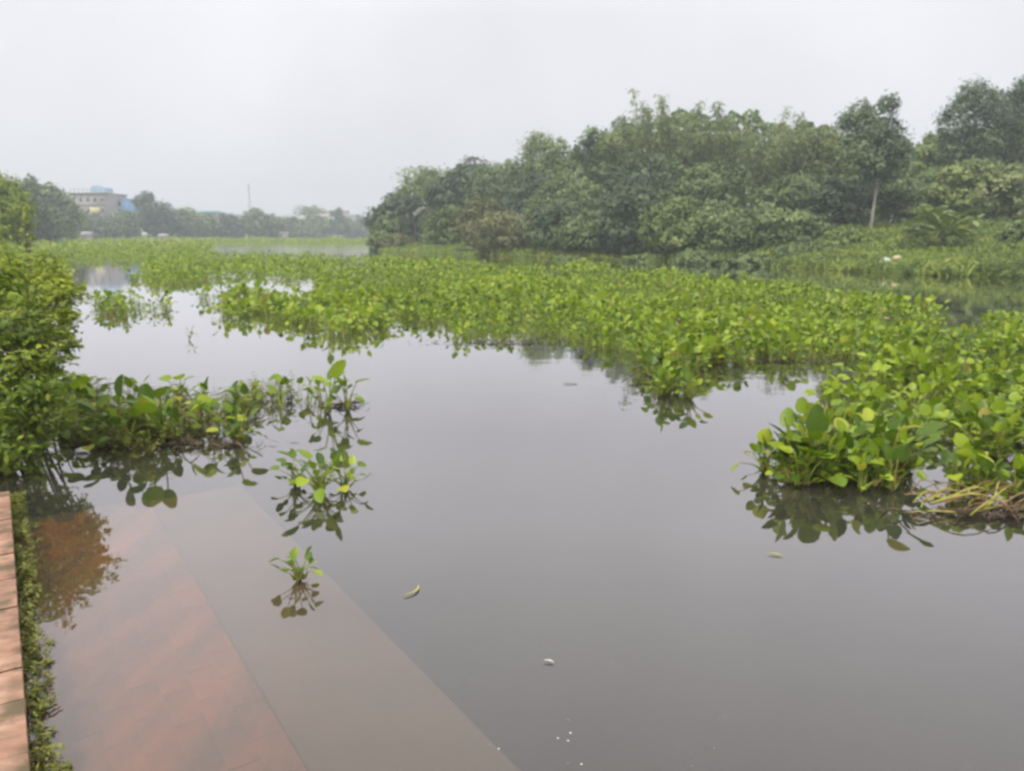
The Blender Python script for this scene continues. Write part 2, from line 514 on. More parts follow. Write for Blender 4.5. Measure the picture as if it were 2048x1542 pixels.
obj('wall_core', shift_mesh(oriented_box('wall_core', s_start, s_wall_end, -.60, -.012, -1.6, .112, M_MORTAR), loc), wall)
brick_field(wall, loc, s_start, s_wall_end, -.25, 0.0, .12, .118, .25, .004, .07, [M_BRICK, M_BRICK2, M_BRICK2, M_BRICK3], rng)
brick_field(wall, loc, s_start, s_wall_end, -.60, -.25, .12, .25, .118, .010, .07, [M_BRICK, M_BRICK2, M_BRICK3], rng)

loc = world(1.0, n_red / 2, -.14)
bstep = empty('brick_step', loc, 'drowned red brick step under the water beside the low wall', 'step')
obj('step_core', shift_mesh(oriented_box('step_core', s_start, s_end, -.010, n_red - .004, -1.6, -.150, M_SILTCON), loc), bstep)
brick_field(bstep, loc, s_start, s_end - .1, 0.0, n_red, -.14, .25, .125, .003, .06, [M_SILTBRICK, M_SILTBRICK2], rng, .001)
loc = world(1.0, (n_red + n_grey) / 2, -.18)
g = shift_mesh(oriented_box('concrete_step', s_start, s_end + .05, n_red + .0, n_grey, -1.65, -.18, M_SILTCON, .03), loc)
prop(obj('concrete_step', g, None, loc), 'drowned grey concrete step with straight edge under the water', 'step')

# ------------------------------------------------------------------ foliage makers
def leaf_quads(C, Nrm, size, aspect, rs, fold=.15, axis=None):
    """one bent diamond for each leaf"""
    n = len(C)
    Nrm = Nrm / (np.linalg.norm(Nrm, axis=1)[:, None] + 1e-9)
    a = rs.normal(size=(n, 3)) if axis is None else axis
    tdir = a - Nrm * np.sum(a * Nrm, 1)[:, None]
    tdir /= np.linalg.norm(tdir, axis=1)[:, None] + 1e-9
    b = np.cross(Nrm, tdir)
    L = size[:, None] * .5
    Wd = L * aspect
    f = Nrm * (size[:, None] * fold)
    V = np.stack([C - tdir * L, C + b * Wd + f - tdir * L * .15, C + tdir * L, C - b * Wd + f - tdir * L * .15], 1).reshape(-1, 3)
    Q = np.arange(n * 4).reshape(n, 4)
    return V, Q

def lobe_foliage(lobes, n, leaf, rs, clumps=44, spread=.30, aspect=.6, fill=.15, up=.5, size_var=.35, low=-.55):
    lobes = np.asarray(lobes, float)
    wgt = (lobes[:, 3] * lobes[:, 5]) ** 1.0
    wgt /= wgt.sum()
    Cs, Ns, Ts = [], [], []
    for L, wt in zip(lobes, wgt):
        k = max(8, int(n * wt))
        d = rs.normal(size=(clumps * 3, 3)); d /= np.linalg.norm(d, axis=1)[:, None]
        d = d[d[:, 2] > low][:clumps]
        cc = L[:3] + d * L[3:6] * rs.uniform(.70, 1.04, (len(d), 1))
        ct = rs.normal(.5, .17, len(d)) + rs.normal(0, .17)
        cr = rs.uniform(.35, 1.35, len(d))
        idx = rs.integers(0, len(d), k)
        g = rs.normal(size=(k, 3)) * .58
        P = cc[idx] + g * L[3:6] * spread * cr[idx][:, None]
        Nn = d[idx] * 1.1 + g * .6 + np.array([0, 0, up + .15]) + rs.normal(size=(k, 3)) * .35
        T = ct[idx] + rs.normal(0, .14, k)
        nf = int(k * fill)
        if nf:
            P[:nf] = L[:3] + rs.normal(size=(nf, 3)) * L[3:6] * .36
        Cs.append(P); Ns.append(Nn); Ts.append(T)
    return np.concatenate(Cs), np.concatenate(Ns), np.concatenate(Ts)

def tree(name, label, px, top, Y, hw, mat, seed, n=5000, leaf=.22, base_frac=.25, nl=9, group=None, cat='tree', bark=None,
         lean=0.0, flat=1.0, spread=.25, trunk_r=None, lobes=None, xoff=0.0, low=-.55, fill=.15):
    """tree whose crown top is seen at pixel (px, top), standing at depth Y, half as wide as hw pixels"""
    rs = np.random.default_rng(seed)
    n = int(n * 2.3); leaf = leaf * 1.02; hw = hw * 1.12
    P = at(px, top, Y)
    gz = tz(P[0], Y)
    base = np.array([P[0] + xoff, Y, max(gz, -.2) - .12])
    h = P[2] - base[2]
    Rw = hw / F * Y
    cb = h * base_frac
    if lobes is None:
        lobes = []
        for i in range(nl):
            f = (i + .5) / nl
            zc = cb + (h - cb) * (.18 + .62 * f)
            prof = math.sqrt(max(.12, 1 - ((f - .38) / .72) ** 2))
            a = i * 2.4 + rs.uniform(-.5, .5)
            rr = Rw * prof * rs.uniform(.35, .62) * (1 if i else .3)
            lr = Rw * rs.uniform(.38, .58)
            lobes.append((rr * math.cos(a), rr * math.sin(a) * .85, zc, lr, lr, min(lr * rs.uniform(.65, .95) * flat, (h - cb) * .42)))
        lobes.append((rs.uniform(-.2, .2) * Rw, 0, h * .86, Rw * .36, Rw * .36, h * .12))
    C, N, T = lobe_foliage(lobes, n, leaf, rs, spread=spread, low=low, fill=fill)
    q = np.quantile(C[:, 2], .997)
    C[:, 2] = np.where(C[:, 2] > cb, cb + (C[:, 2] - cb) * (h - cb) / max(q - cb, .1), C[:, 2])
    qx = np.quantile(np.abs(C[:, 0]), .985)
    C[:, 0] *= Rw / qx
    C[:, 0] += -xoff * np.clip(C[:, 2] / h, 0, 1)
    keep = C[:, 2] > .05
    C, N, T = C[keep], N[keep], T[keep]
    V, Q = leaf_quads(C, N, leaf * rs.uniform(.6, 1.35, len(C)), .62, rs)
    root = empty(name, base, label, cat, group)
    obj('crown', np_mesh('crown', V, quads=Q, mat=mat, tint=T), root)
    g = Geo()
    r0 = trunk_r or max(.07, h * .018)
    zz = np.linspace(0, 1, 6)
    bend = rs.uniform(-.25, .25)
    tp = np.stack([-xoff * zz + bend * np.sin(zz * 3) * .4, .2 * np.sin(zz * 2.4) * bend, zz * max(h * .72, cb)], 1)
    g.tube(tp, np.linspace(r0, r0 * .4, 6) * np.array([1.35, 1, 1, 1, 1, 1]), 7)
    for L in lobes[:7]:
        s = tp[2] + (tp[3] - tp[2]) * rs.uniform(0, 1)
        e2 = np.array(L[:3]) * np.array([1, 1, .95]); e2[0] += -xoff * np.clip(e2[2] / h, 0, 1)
        mid = (s + e2) / 2 + np.array([0, 0, .12 * h * rs.uniform(-.2, .6)])
        g.tube([s, mid, e2], [r0 * .5, r0 * .33, r0 * .12], 5)
    obj('trunk', g.mesh('trunk', bark or M_BARK, True), root)
    return root

def bamboo(name, label, px, top, Y, hw, seed, mat=None, n=5200, culms=26, leaf=.40, group=None):
    rs = np.random.default_rng(seed)
    n = int(n * 2.4)
    P = at(px, top, Y)
    base = np.array([P[0], Y, max(tz(P[0], Y), -.2) - .12])
    h = P[2] - base[2]; Rw = hw / F * Y
    g = Geo(); C = []; A = []; T = []
    for k in range(culms):
        a = rs.uniform(0, 6.283); rb = rs.uniform(0, .35) * Rw
        hh = h * rs.uniform(.5, .9) if k > 1 else h * (1 if k == 0 else .96)
        out_r = Rw * rs.uniform(.25, 1.0)
        tt = np.linspace(0, 1, 9)
        rad = rb + out_r * tt ** 2.4
        zz = hh * (1.12 * tt - .12 * tt ** 4) / 1.0
        pts = np.stack([np.cos(a) * rad, np.sin(a) * rad * .8, zz], 1)
        g.tube(pts, np.linspace(.05, .012, 9), 5)
        m_ = n // culms
        u = rs.uniform(.10, 1.0, m_)
        node = np.round(u * 16) / 16 + rs.normal(0, .008, m_)
        node = np.clip(node, 0, 1)
        q = np.stack([np.interp(node, tt, pts[:, i]) for i in range(3)], 1)
        sp = .75 * (1.15 - node * .7)
        d = rs.normal(size=(m_, 3)); d[:, 2] = d[:, 2] * .55 - .15
        C.append(q + d * sp[:, None] * .62)
        ax = d * .6 + np.array([0, 0, -.75]); A.append(ax)
        T.append(np.full(m_, rs.normal(.5, .16)) + rs.normal(0, .15, m_))
    C = np.concatenate(C); A = np.concatenate(A); T = np.concatenate(T)
    V, Q = leaf_quads(C, rs.normal(size=C.shape) + np.array([0, -.3, .5]), leaf * rs.uniform(.6, 1.4, len(C)), .22, rs, axis=A)
    root = empty(name, base, label, 'bamboo', group)
    obj('foliage', np_mesh('foliage', V, quads=Q, mat=mat or M_BAM, tint=T), root)
    obj('culm_cluster', g.mesh('culm_cluster', M_CULM, True), root)
    return root

def frond_mesh(name, length, rs, droop, width, mat, nseg=12):
    tt = np.linspace(0, 1, nseg)
    pts = np.stack([length * (tt - .12 * tt ** 2), 0 * tt, length * (.62 * tt - droop * tt ** 2)], 1)
    g = Geo(); g.tube(pts, np.linspace(.03, .006, nseg) * length / 2.2, 4)
    C, A, N, S = [], [], [], []
    for i in range(1, nseg):
        for sgn in (-1, 1):
            for j in range(2):
                u = (i - .5 * j) / (nseg - 1)
                q = np.array([np.interp(u, tt, pts[:, c]) for c in range(3)])
                L = width * math.sin(math.pi * (.12 + .8 * u)) * rs.uniform(.8, 1.15)
                d = np.array([.55, sgn * 1.0, -.35 + rs.uniform(-.15, .1)]); d /= np.linalg.norm(d)
                C.append(q + d * L / 2); A.append(d); N.append(np.array([0, -sgn * .3, 1.0])); S.append(L)
    V, Q = leaf_quads(np.array(C), np.array(N), np.array(S), .14, rs, .05, np.array(A))
    g.add(V, Q)
    return g.mesh(name, mat)

M_PALMLEAF = plain_mat('palm_leaf', (.11, .165, .035), (.22, .27, .075), 2.5, .5, 0)
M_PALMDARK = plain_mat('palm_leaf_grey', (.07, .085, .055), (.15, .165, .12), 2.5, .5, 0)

def palm(name, label, base, trunk_h, length, nf, seed, mat, droop=.75, group=None):
    rs = np.random.default_rng(seed)
    root = empty(name, base, label, 'palm', group)
    g = Geo()
    zz = np.linspace(0, 1, 6)
    g.tube(np.stack([.06 * np.sin(zz * 3), 0 * zz, zz * trunk_h], 1), np.linspace(.16, .11, 6), 8)
    obj('trunk', g.mesh('trunk', M_BARK, True), root)
    protos = [frond_mesh('frond', length * s, rs, dr, length * .28, mat) for s, dr in ((1, droop), (.85, droop * .7), (.95, droop * 1.3))]
    for k in range(nf):
        f = obj('frond', protos[k % 3], root, (0, 0, trunk_h * .96))
        f.rotation_euler = (0, rs.uniform(-.75, .25) if k % 3 else rs.uniform(-.9, -.3), k * 2.4 + rs.uniform(-.2, .2))
    return root

def banana(name, label, base, h, seed, mat, nl=7, cat='plant'):
    rs = np.random.default_rng(seed)
    root = empty(name, base, label, cat)
    g = Geo(); g.tube([(0, 0, 0), (.02, 0, h * .25), (.03, .02, h * .5)], [.09, .075, .05], 7)
    obj('stem', g.mesh('stem', M_CULM, True), root)
    L = h * .62
    tt = np.linspace(0, 1, 8)
    for v in range(nl):
        up = rs.uniform(.35, 1.1)
        mid = np.stack([L * .75 * tt, 0 * tt, L * (up * tt - rs.uniform(.5, .8) * tt ** 2)], 1)
        wd = L * .16 * np.sin(math.pi * np.clip(.06 + .94 * tt, 0, 1)) ** .6 + .004
        a = mid + np.stack([0 * tt, wd, -.25 * wd], 1); b = mid + np.stack([0 * tt, -wd, -.25 * wd], 1)
        V = np.concatenate([mid, a, b]); Q = [(i, i + 1, 8 + i + 1, 8 + i) for i in range(7)] + [(i + 1, i, 16 + i, 16 + i + 1) for i in range(7)]
        f = obj('leaf', np_mesh('leaf', V, quads=Q, mat=mat, tint=np.full(14, rs.uniform(.3, 1)), smooth=True), root, (.03, .02, h * .48))
        f.rotation_euler = (0, 0, v * 2.4 + rs.uniform(-.3, .3))
    return root

# ------------------------------------------------------------------ right bank wood
GR = 'trees of the wood on the right bank'
T_ = tree
# back row, left to right along the skyline
T_('broadleaf_tree', 'dark tree at the tip of the wooded point beside the far water', 788, 388, 84, 46, M_DARK, 11, 3600, .30, .05, group=GR)
T_('broadleaf_tree', 'pale green rounded tree just behind the tip of the wooded point', 858, 334, 90, 76, M_LIGHT, 12, 4200, .32, .1, group=GR)
T_('broadleaf_tree', 'grey-green dark tree right of the pale tree on the wooded point', 935, 317, 86, 72, M_DARK, 13, 4600, .32, .1, group=GR)
T_('broadleaf_tree', 'mid green tree left of the open feathery crown on the skyline', 1005, 322, 82, 62, M_MID, 14, 4200, .30, .1, group=GR)
T_('broadleaf_tree', 'thin open feathery tree with sky showing through its raised crown', 1088, 264, 76, 46, M_LIGHT, 15, 2300, .24, .35, 7, group=GR, spread=.36)
T_('broadleaf_tree', 'mid green tree right below the notch in the skyline', 1180, 258, 72, 62, M_MID, 16, 5000, .26, .1, group=GR)
T_('broadleaf_tree', 'green tree with level top left of the bamboo tips', 1248, 238, 70, 56, M_LIGHT, 17, 4600, .25, .1, group=GR)
bamboo('bamboo_clump', 'bamboo clump with the tallest drooping tip on the skyline', 1304, 176, 66, 60, 18, group=GR)
bamboo('bamboo_clump', 'bamboo clump with a rounded tuft tip right of the tallest one', 1368, 188, 64, 62, 19, group=GR)
bamboo('bamboo_clump', 'bamboo clump with twin short tips in mid skyline', 1445, 203, 63, 66, 20, n=5600, group=GR)
bamboo('bamboo_clump', 'yellowish bamboo clump whose bare tan culms show in its middle', 1545, 222, 60, 62, 21, n=3600, culms=34, group=GR)
bamboo('bamboo_clump', 'low topped bamboo clump between tan culms and the dark tall tree', 1622, 236, 60, 62, 22, group=GR)
bamboo('bamboo_clump', 'bamboo clump directly left of the tall dark two-headed tree', 1690, 232, 59, 58, 23, group=GR)
T_('broadleaf_tree', 'pale green tree filling the dip between two tall dark trees', 1885, 262, 60, 56, M_LIGHT, 25, 4600, .22, .1, group=GR)
T_('broadleaf_tree', 'tall dark tree standing above the wood near the right edge', 1962, 162, 58, 62, M_DARK, 26, 3600, .22, .30, 8, group=GR, spread=.34)
T_('broadleaf_tree', 'tallest dark tree cut by the right edge of the picture', 2056, 145, 59, 66, M_DARK, 27, 3600, .22, .30, 8, group=GR, spread=.34)
# the tall tree with the pale leaning trunk, two heads
tall_lobes = []
Yt = 50.0
for (lx, ly, r) in ((1748, 232, 26), (1760, 262, 34), (1738, 300, 30), (1812, 212, 20), (1805, 262, 30), (1826, 292, 34), (1772, 318, 32), (1840, 318, 24), (1710, 250, 16), (1790, 350, 26)):
    q = at(lx, ly, Yt); b = at(1776, 452, Yt)
    rr = r / F * Yt
    tall_lobes.append((q[0] - b[0], (lx % 7 - 3) * .25, q[2] - tz(b[0], Yt), rr, rr, rr * .9))
T_('broadleaf_tree', 'tall dark two-headed tree on a slim pale leaning trunk', 1776, 188, Yt, 70, M_DARK, 24, 4200, .2, .45, group=GR, bark=M_PALEBARK, lobes=tall_lobes, trunk_r=.105, spread=.40, xoff=-.35)
# middle row
mid = [
 ('dark tree hanging over the water behind the olive bush', 1060, 332, 70, 70, M_DARK),
 ('deep green mass left of the overhanging dark tree', 1130, 345, 64, 76, M_MID),
 ('broad dark tree under the tallest bamboo tip', 1300, 282, 60, 86, M_DARK),
 ('mid green tree below the twin bamboo tips', 1420, 300, 57, 76, M_MID),
 ('dim green tree behind the low bank bushes at centre right', 1600, 318, 55, 76, M_MID),
 ('dark green tree left of the slim pale trunk', 1690, 322, 54, 66, M_DARK),
 ('grey-green tree right of the slim pale trunk', 1850, 318, 54, 66, M_MID),
 ('light green tree below the tall dark tree near the right edge', 1940, 295, 50, 62, M_LIGHT),
 ('olive tinged tree low at the right edge of the wood', 2035, 300, 48, 62, M_BAM),
]
for i, (lb, px, top, Y, hw, mt) in enumerate(mid):
    top += 26 if px > 1250 else 6
    T_('broadleaf_tree', lb, px, top, Y, hw, mt, 60 + i, 4600, .22, .04, group=GR)
# front row: crowns that come down to the water or the bank
GB = 'bushes along the right bank'
front = [
 ('grey-green bush at the very tip of the wooded point', 775, 432, 79.5, 34, M_MID, 2200, .26),
 ('olive grey low bush on the point under the tip trees', 800, 468, 78, 32, M_BROWN, 1500, .24),
 ('bright green bush between the drooping palm and the olive bush', 895, 412, 74, 40, M_LIGHT, 2600, .24),
 ('yellowish olive bush, taller left half, at the water on the point', 962, 392, 67, 40, M_BROWN, 2600, .22),
 ('brownish olive bush spreading right at the water on the point', 1010, 424, 64.5, 56, M_BROWN, 3000, .22),
 ('big dark bush leaning over the water right of the brownish bush', 1120, 392, 60, 66, M_DARK, 4200, .22),
 ('dome of light green foliage left of the dark hollow at the water', 1185, 405, 57, 58, M_MID, 4200, .21),
 ('broad dark green bush over the dark hollow at the water', 1262, 372, 55, 66, M_DARK, 4600, .21),
 ('domed light green bush right of the dark hollow', 1350, 396, 52, 56, M_LIGHT, 4200, .2),
 ('mid green bush before the bamboo, right of the domed light bush', 1440, 412, 51, 60, M_MID, 4200, .2),
 ('dull green bush low on the bank under the tan bamboo culms', 1530, 418, 50, 58, M_MID, 4000, .2),
 ('dark bush behind the leafy shrubs on the bank', 1610, 425, 49, 52, M_MID, 3600, .2),
]
for i, (lb, px, top, Y, hw, mt, n_, lf) in enumerate(front):
    Y -= 2.6 if 1000 < px < 1500 else 1.0
    T_('bank_bush', lb, px, top, Y, hw, mt, 100 + i, n_, lf, .0, 9, group=GB, cat='bush', low=-1.0)
low = [
 ('long low green clump at the water under the drooping palm', 880, 488, 75, 46, M_LIGHT, 1500, .2),
 ('low green clump at the water left of the brownish bush', 945, 490, 68, 30, M_LIGHT, 1200, .2),
 ('small pale green clump at the water before the dark hollow', 1140, 510, 54, 26, M_LIGHT, 900, .16),
 ('low leafy clump at the waterline right of the dark hollow', 1285, 506, 50, 36, M_LIGHT, 1300, .16),
 ('low leafy clump on the waterline below the mid green bush', 1400, 500, 46, 44, M_MID, 1600, .16),
 ('weedy clump on the waterline at the start of the grassy bank', 1510, 505, 44, 48, M_MID, 1700, .16),
 ('light leafy shrub on the bank left of the pale trunk, lower one', 1655, 478, 43, 36, M_LIGHT, 1700, .15),
 ('light leafy shrub on the bank left of the pale trunk, upper one', 1700, 450, 46, 38, M_LIGHT, 1900, .16),
 ('bright leafy shrub at the foot of the slim pale trunk', 1738, 462, 45, 28, M_GRASS, 1500, .15),
 ('dull shrub under the leafy shrubs on the grassy slope', 1600, 485, 43, 40, M_MID, 1500, .15),
 ('leafy shrub behind the young palm on the slope', 1850, 442, 47, 34, M_LIGHT, 1500, .16),
 ('green shrub on the slope right of the young palm', 1975, 462, 43, 40, M_LIGHT, 1800, .15),
 ('tall weedy shrub at the right edge of the slope', 2040, 442, 38, 30, M_LIGHT, 1800, .14),
 ('small weedy tuft on the slope below the young palm', 1905, 508, 36, 26, M_GRASS, 900, .12),
]
for i, (lb, px, top, Y, hw, mt, n_, lf) in enumerate(low):
    if px < 1560: Y -= 1.2
    T_('bank_shrub', lb, px, top, Y, hw, mt, 140 + i, n_, lf, .0, 7, group=GB, cat='shrub', low=-1.0)

b = at(830, 480, 77); palm('palm', 'grey drooping palm in the shade on the wooded point', (b[0], 77, tz(b[0], 77) - .1), 2.6, 2.6, 13, 5, M_PALMDARK, .95)
b = at(1882, 505, 39); palm('palm', 'young palm with arching fronds alone on the grassy slope', (b[0], 39, tz(b[0], 39) - .08), .8, 2.5, 20, 6, M_PALMLEAF, .95)
b = at(1868, 440, 44); banana('banana_plant', 'pale big-leaved banana plant right of the slim pale trunk', (b[0], 44, tz(b[0], 44) - .1), 2.9, 7, M_LIGHT, 8)
b = at(1945, 440, 44); banana('banana_plant', 'low banana plant with a long pale leaf right of the young palm', (b[0], 44, tz(b[0], 44) - .1), 1.7, 9, M_LIGHT, 6)

# the depth of the wood behind the trees one can tell apart
sky_px = [(740, 470), (770, 420), (830, 362), (900, 345), (1000, 345), (1060, 320), (1130, 318), (1200, 280), (1270, 250), (1330, 232), (1450, 228), (1600, 258), (1700, 262), (1800, 280), (1880, 285), (1960, 240), (2048, 220), (2300, 220), (2600, 250)]
rs = np.random.default_rng(500)
n = 34000
pxw = rs.uniform(745, 2500, n)
Yw = np.interp(pxw, [740, 1000, 1300, 1600, 2048, 2600], [92, 88, 76, 70, 68, 66]) + rs.uniform(0, 9, n)
topw = np.interp(pxw, *np.array(sky_px).T) + 10 * np.sin(pxw * .05) + 7 * np.sin(pxw * .13)
topz = np.array([at(a, b, c)[2] for a, b, c in zip(pxw, topw, Yw)])
xw = (pxw - 1024) / F * Yw
zg = terrain_z(xw, Yw)
C = np.stack([xw, Yw, zg + (topz - zg) * rs.uniform(0, 1, n) ** 1.15], 1)
V, Q = leaf_quads(C, rs.normal(size=C.shape) + np.array([0, -.4, .5]), rs.uniform(.45, .95, n), .6, rs)
prop(obj('wood', np_mesh('wood', V, quads=Q, mat=M_MID, tint=.42 + .15 * np.sin(xw * .9) + rs.normal(0, .16, n))),
     'depth of green wood behind the trees of the right bank', 'wood', kind='stuff')
# grass on the right slope
rs = np.random.default_rng(77)
n = 420000
gxr = rs.uniform(-18, 60, n); gyr = rs.uniform(24, 84, n)
dd = shore_dist(gxr, gyr)
pxs, pys = project(np.stack([gxr, gyr, np.zeros(n)], 1))
k = (dd > -.2) & (dd < np.where(pxs > 1500, 16, 5)) & (pxs > 745) & (pxs < 2500)
gxr, gyr, dd = gxr[k], gyr[k], dd[k]
gz = terrain_z(gxr, gyr)
patch = np.sin(gxr * .8 + 1.3 * np.sin(gyr * .5)) * np.sin(gyr * .9 + gxr * .2)
hgt = (.16 + .26 * rs.uniform(0, 1, len(gxr)) ** 2) * (1 + .7 * np.clip(patch, -.6, 1))
C = np.stack([gxr, gyr, gz + hgt * .45], 1)
ax = np.stack([rs.normal(0, .45, len(C)), rs.normal(0, .45, len(C)), np.ones(len(C))], 1)
V, Q = leaf_quads(C, rs.normal(size=C.shape) + np.array([0, -.6, .4]), hgt * 1.25, .15, rs, .1, ax)
prop(obj('grass', np_mesh('grass', V, quads=Q, mat=M_GRASS, tint=.5 + .25 * patch + rs.normal(0, .17, len(C)))),
     'rough yellow-green grass covering the slope of the right bank', 'grass', kind='stuff')

# white rubbish lying on the right bank
def crumple(name, label, cat, loc, sx, sy, sz, mat, seed):
    rs = np.random.default_rng(seed)
    nu, nv = 12, 7
    V, Q = [], []
    for j in range(nv + 1):
        for i in range(nu):
            a = 2 * math.pi * i / nu; b_ = math.pi * (j / nv) * .5
            r = 1 + rs.normal(0, .13)
            V.append((sx * r * math.cos(a) * math.cos(b_), sy * r * math.sin(a) * math.cos(b_), sz * math.sin(b_) * (1 + rs.normal(0, .12))))
    for j in range(nv):
        for i in range(nu):
            Q.append((j * nu + i, j * nu + (i + 1) % nu, (j + 1) * nu + (i + 1) % nu, (j + 1) * nu + i))
    o = obj(name, np_mesh(name, V, quads=Q, mat=mat), None, loc)
    return prop(o, label, cat)
b = ground(1765, 527, .35); crumple('plastic_sack', 'crumpled white plastic sack lying on the grassy right bank', 'sack', (b[0], b[1] - .3, tz(b[0], b[1] - .3) + .05), .30, .18, .22, M_WHITE, 1)
b = ground(1784, 526, .35); crumple('plastic_sack', 'tan sack beside the white one on the grassy right bank', 'sack', (b[0] + .18, b[1] - .1, tz(b[0], b[1]) + .05), .24, .16, .16, M_TAN, 2)

# ------------------------------------------------------------------ far left bank: trees, buildings, mast
GL = 'trees along the far left bank'
far = [
 # label, px, top, Y, hw, mat, n, leaf, base
 ('dark rounded tree behind the yellow tree at the left edge', 45, 355, 112, 42, M_MID, 2600, .5),
 ('rounded green tree second from the left edge on the far bank', 98, 368, 128, 44, M_MID, 2600, .55),
 ('dark tree filling the left edge behind the yellow tree', 0, 372, 105, 46, M_DARK, 2600, .5),
 ('lower green tree between the rounded tree and the tan building', 132, 396, 140, 28, M_LIGHT, 1800, .5),
 ('low grey-green tree in front of the rounded tree at left', 75, 420, 118, 46, M_MID, 2200, .5),
 ('low green tree standing before the left end of the tan building', 150, 424, 172, 34, M_LIGHT, 1700, .6),
 ('dark low tree under the yellow lit patch of the tan building', 205, 430, 176, 44, M_DARK, 2000, .6),
 ('low tree in front of the blue building', 248, 422, 180, 30, M_MID, 1500, .6),
 ('tree with a raised pointed head right of the blue building', 290, 384, 188, 26, M_DARK, 1700, .6),
 ('dark rounded tree right of the pointed headed tree', 325, 404, 192, 34, M_DARK, 1800, .6),
 ('low grey-green tree before the teal roof, left one', 366, 416, 198, 34, M_MID, 1700, .65),
 ('low grey-green tree before the teal roof, right one', 412, 428, 205, 36, M_MID, 1500, .65),
 ('low dark tree just left of the thin mast', 462, 428, 212, 34, M_DARK, 1600, .65),
 ('tree rising at the foot of the thin mast', 512, 417, 222, 28, M_MID, 1600, .7),
 ('low tree right of the mast tree', 552, 428, 228, 30, M_MID, 1500, .7),
 ('low hazy tree midway between mast and pale bare tree', 588, 432, 240, 34, M_MID, 1500, .75),
 ('hazy tree under the pale bare crown on the far shore', 636, 428, 262, 34, M_MID, 1500, .8),
 ('slim pointed hazy tree on the far shore', 674, 416, 262, 13, M_DARK, 900, .7),
 ('hazy low tree right of the slim pointed tree', 694, 434, 268, 24, M_MID, 1300, .8),
 ('last hazy tree on the far shore beside the wooded point', 730, 430, 272, 34, M_DARK, 1500, .8),
]
for i, (lb, px, top, Y, hw, mt, n_, lf) in enumerate(far):
    T_('far_tree', lb, px, top, Y, hw, mt, 200 + i, n_, lf, .03, 8, group=GL, low=-1.0, fill=.3)
T_('far_tree', 'pale thin crowned bare looking tree above the far shore', 618, 411, 275, 26, M_BAM, 231, 500, .6, .6, 6, group=GL)
T_('roadside_tree', 'yellow-green tree cut by the left edge above the shrub', -30, 340, 47, 74, M_YEL, 240, 4200, .2, .12, 10)
T_('sapling', 'thin upright yellow-green sapling left, above the shrub', 47, 415, 34, 11, M_YEL, 241, 420, .14, .1, 6, cat='sapling', spread=.5)

def facade_building(name, label, px0, px1, top, Y, depth, storeys, cols, mats, roof_over=.35):
    a, b_ = at(px0, top, Y), at(px1, top, Y)
    cx = (a[0] + b_[0]) / 2; gz = max(tz(cx, Y + depth / 2), .5) - .2
    wd = b_[0] - a[0]; h = a[2] - gz
    root = empty(name, (cx, Y + depth / 2, gz), label, 'building')
    g = Geo(); g.box((-wd / 2, -depth / 2, 0), (wd / 2, depth / 2, h - .25)); obj('wall', g.mesh('wall', mats[0]), root)
    g = Geo(); g.box((-wd / 2 - roof_over, -depth / 2 - roof_over, h - .248), (wd / 2 + roof_over, depth / 2 + roof_over, h)); obj('roof_slab', g.mesh('roof_slab', mats[1]), root)
    sh = (h - .3) / storeys
    ww, wh = wd / cols * .42, sh * .45
    g = Geo(); g.box((-ww / 2, -.06, 0), (ww / 2, .02, wh)); wm = g.mesh('window', mats[2])
    g = Geo(); g.box((-ww / 2 + .12, -.075, .12), (ww / 2 - .12, -.062, wh - .12)); pm = g.mesh('pane', mats[3])
    for s in range(storeys):
        if s:
            g = Geo(); g.box((-wd / 2 - .1, -depth / 2 - .18, s * sh - .12), (wd / 2 + .1, -depth / 2 - .002, s * sh + .1)); obj('floor_band', g.mesh('floor_band', mats[1]), root)
        for c in range(cols):
            w_ = obj('window', wm, root, (-wd / 2 + (c + .5) * wd / cols, -depth / 2 - .004, s * sh + sh * .3))
            obj('pane', pm, w_)
    return root, wd, h, depth

M_TANW = plain_mat('tan_render', (.20, .19, .185), (.26, .24, .225), .4, .9, 0)
M_GREYC = plain_mat('grey_concrete', (.24, .24, .24), (.32, .31, .30), .6, .9, 0)
M_BLUEW = plain_mat('blue_paint', (.10, .24, .42), (.16, .32, .50), .5, .7, 0)
M_LBLUE = plain_mat('pale_blue_sheet', (.26, .42, .55), (.36, .52, .62), .5, .5, 0)
M_YELLIT = plain_mat('yellow_lit_colour', (.46, .40, .20), (.54, .48, .28), .5, .8, 0)  # glow of the lit window patch, put into the base colour
M_TEAL = plain_mat('teal_sheet', (.10, .27, .30), (.15, .34, .37), .5, .5, 0)
M_PANE = plain_mat('dark_pane', (.03, .035, .04), (.05, .055, .06), 1, .15, 0)
M_FRAME = plain_mat('window_frame', (.38, .36, .33), (.45, .43, .40), 2, .8, 0)
rt, wd, h, dp = facade_building('apartment_building', 'tan concrete apartment block with pale blue rooftop dome', 138, 210, 385, 200, 11, 4, 5, (M_TANW, M_GREYC, M_FRAME, M_PANE))
g = Geo()                                   # rounded rooftop shelter
nn = 10
for i in range(nn):
    a0, a1 = math.pi * i / nn, math.pi * (i + 1) / nn
    x0, z0, x1, z1 = -1.9 * math.cos(a0), 1.1 + .75 * math.sin(a0), -1.9 * math.cos(a1), 1.1 + .75 * math.sin(a1)
    g.add([(x0, -2, z0), (x1, -2, z1), (x1, 2, z1), (x0, 2, z0)], [(0, 1, 2, 3)])
    g.add([(x0, -2, z0), (x1, -2, z1), (x1, -2, 0), (x0, -2, 0)], [(3, 2, 1, 0)])
    g.add([(x0, 2, z0), (x1, 2, z1), (x1, 2, 0), (x0, 2, 0)], [(0, 1, 2, 3)])
g.add([(-1.9, -2, 0), (-1.9, 2, 0), (-1.9, 2, 1.1), (-1.9, -2, 1.1)], [(0, 1, 2, 3)])
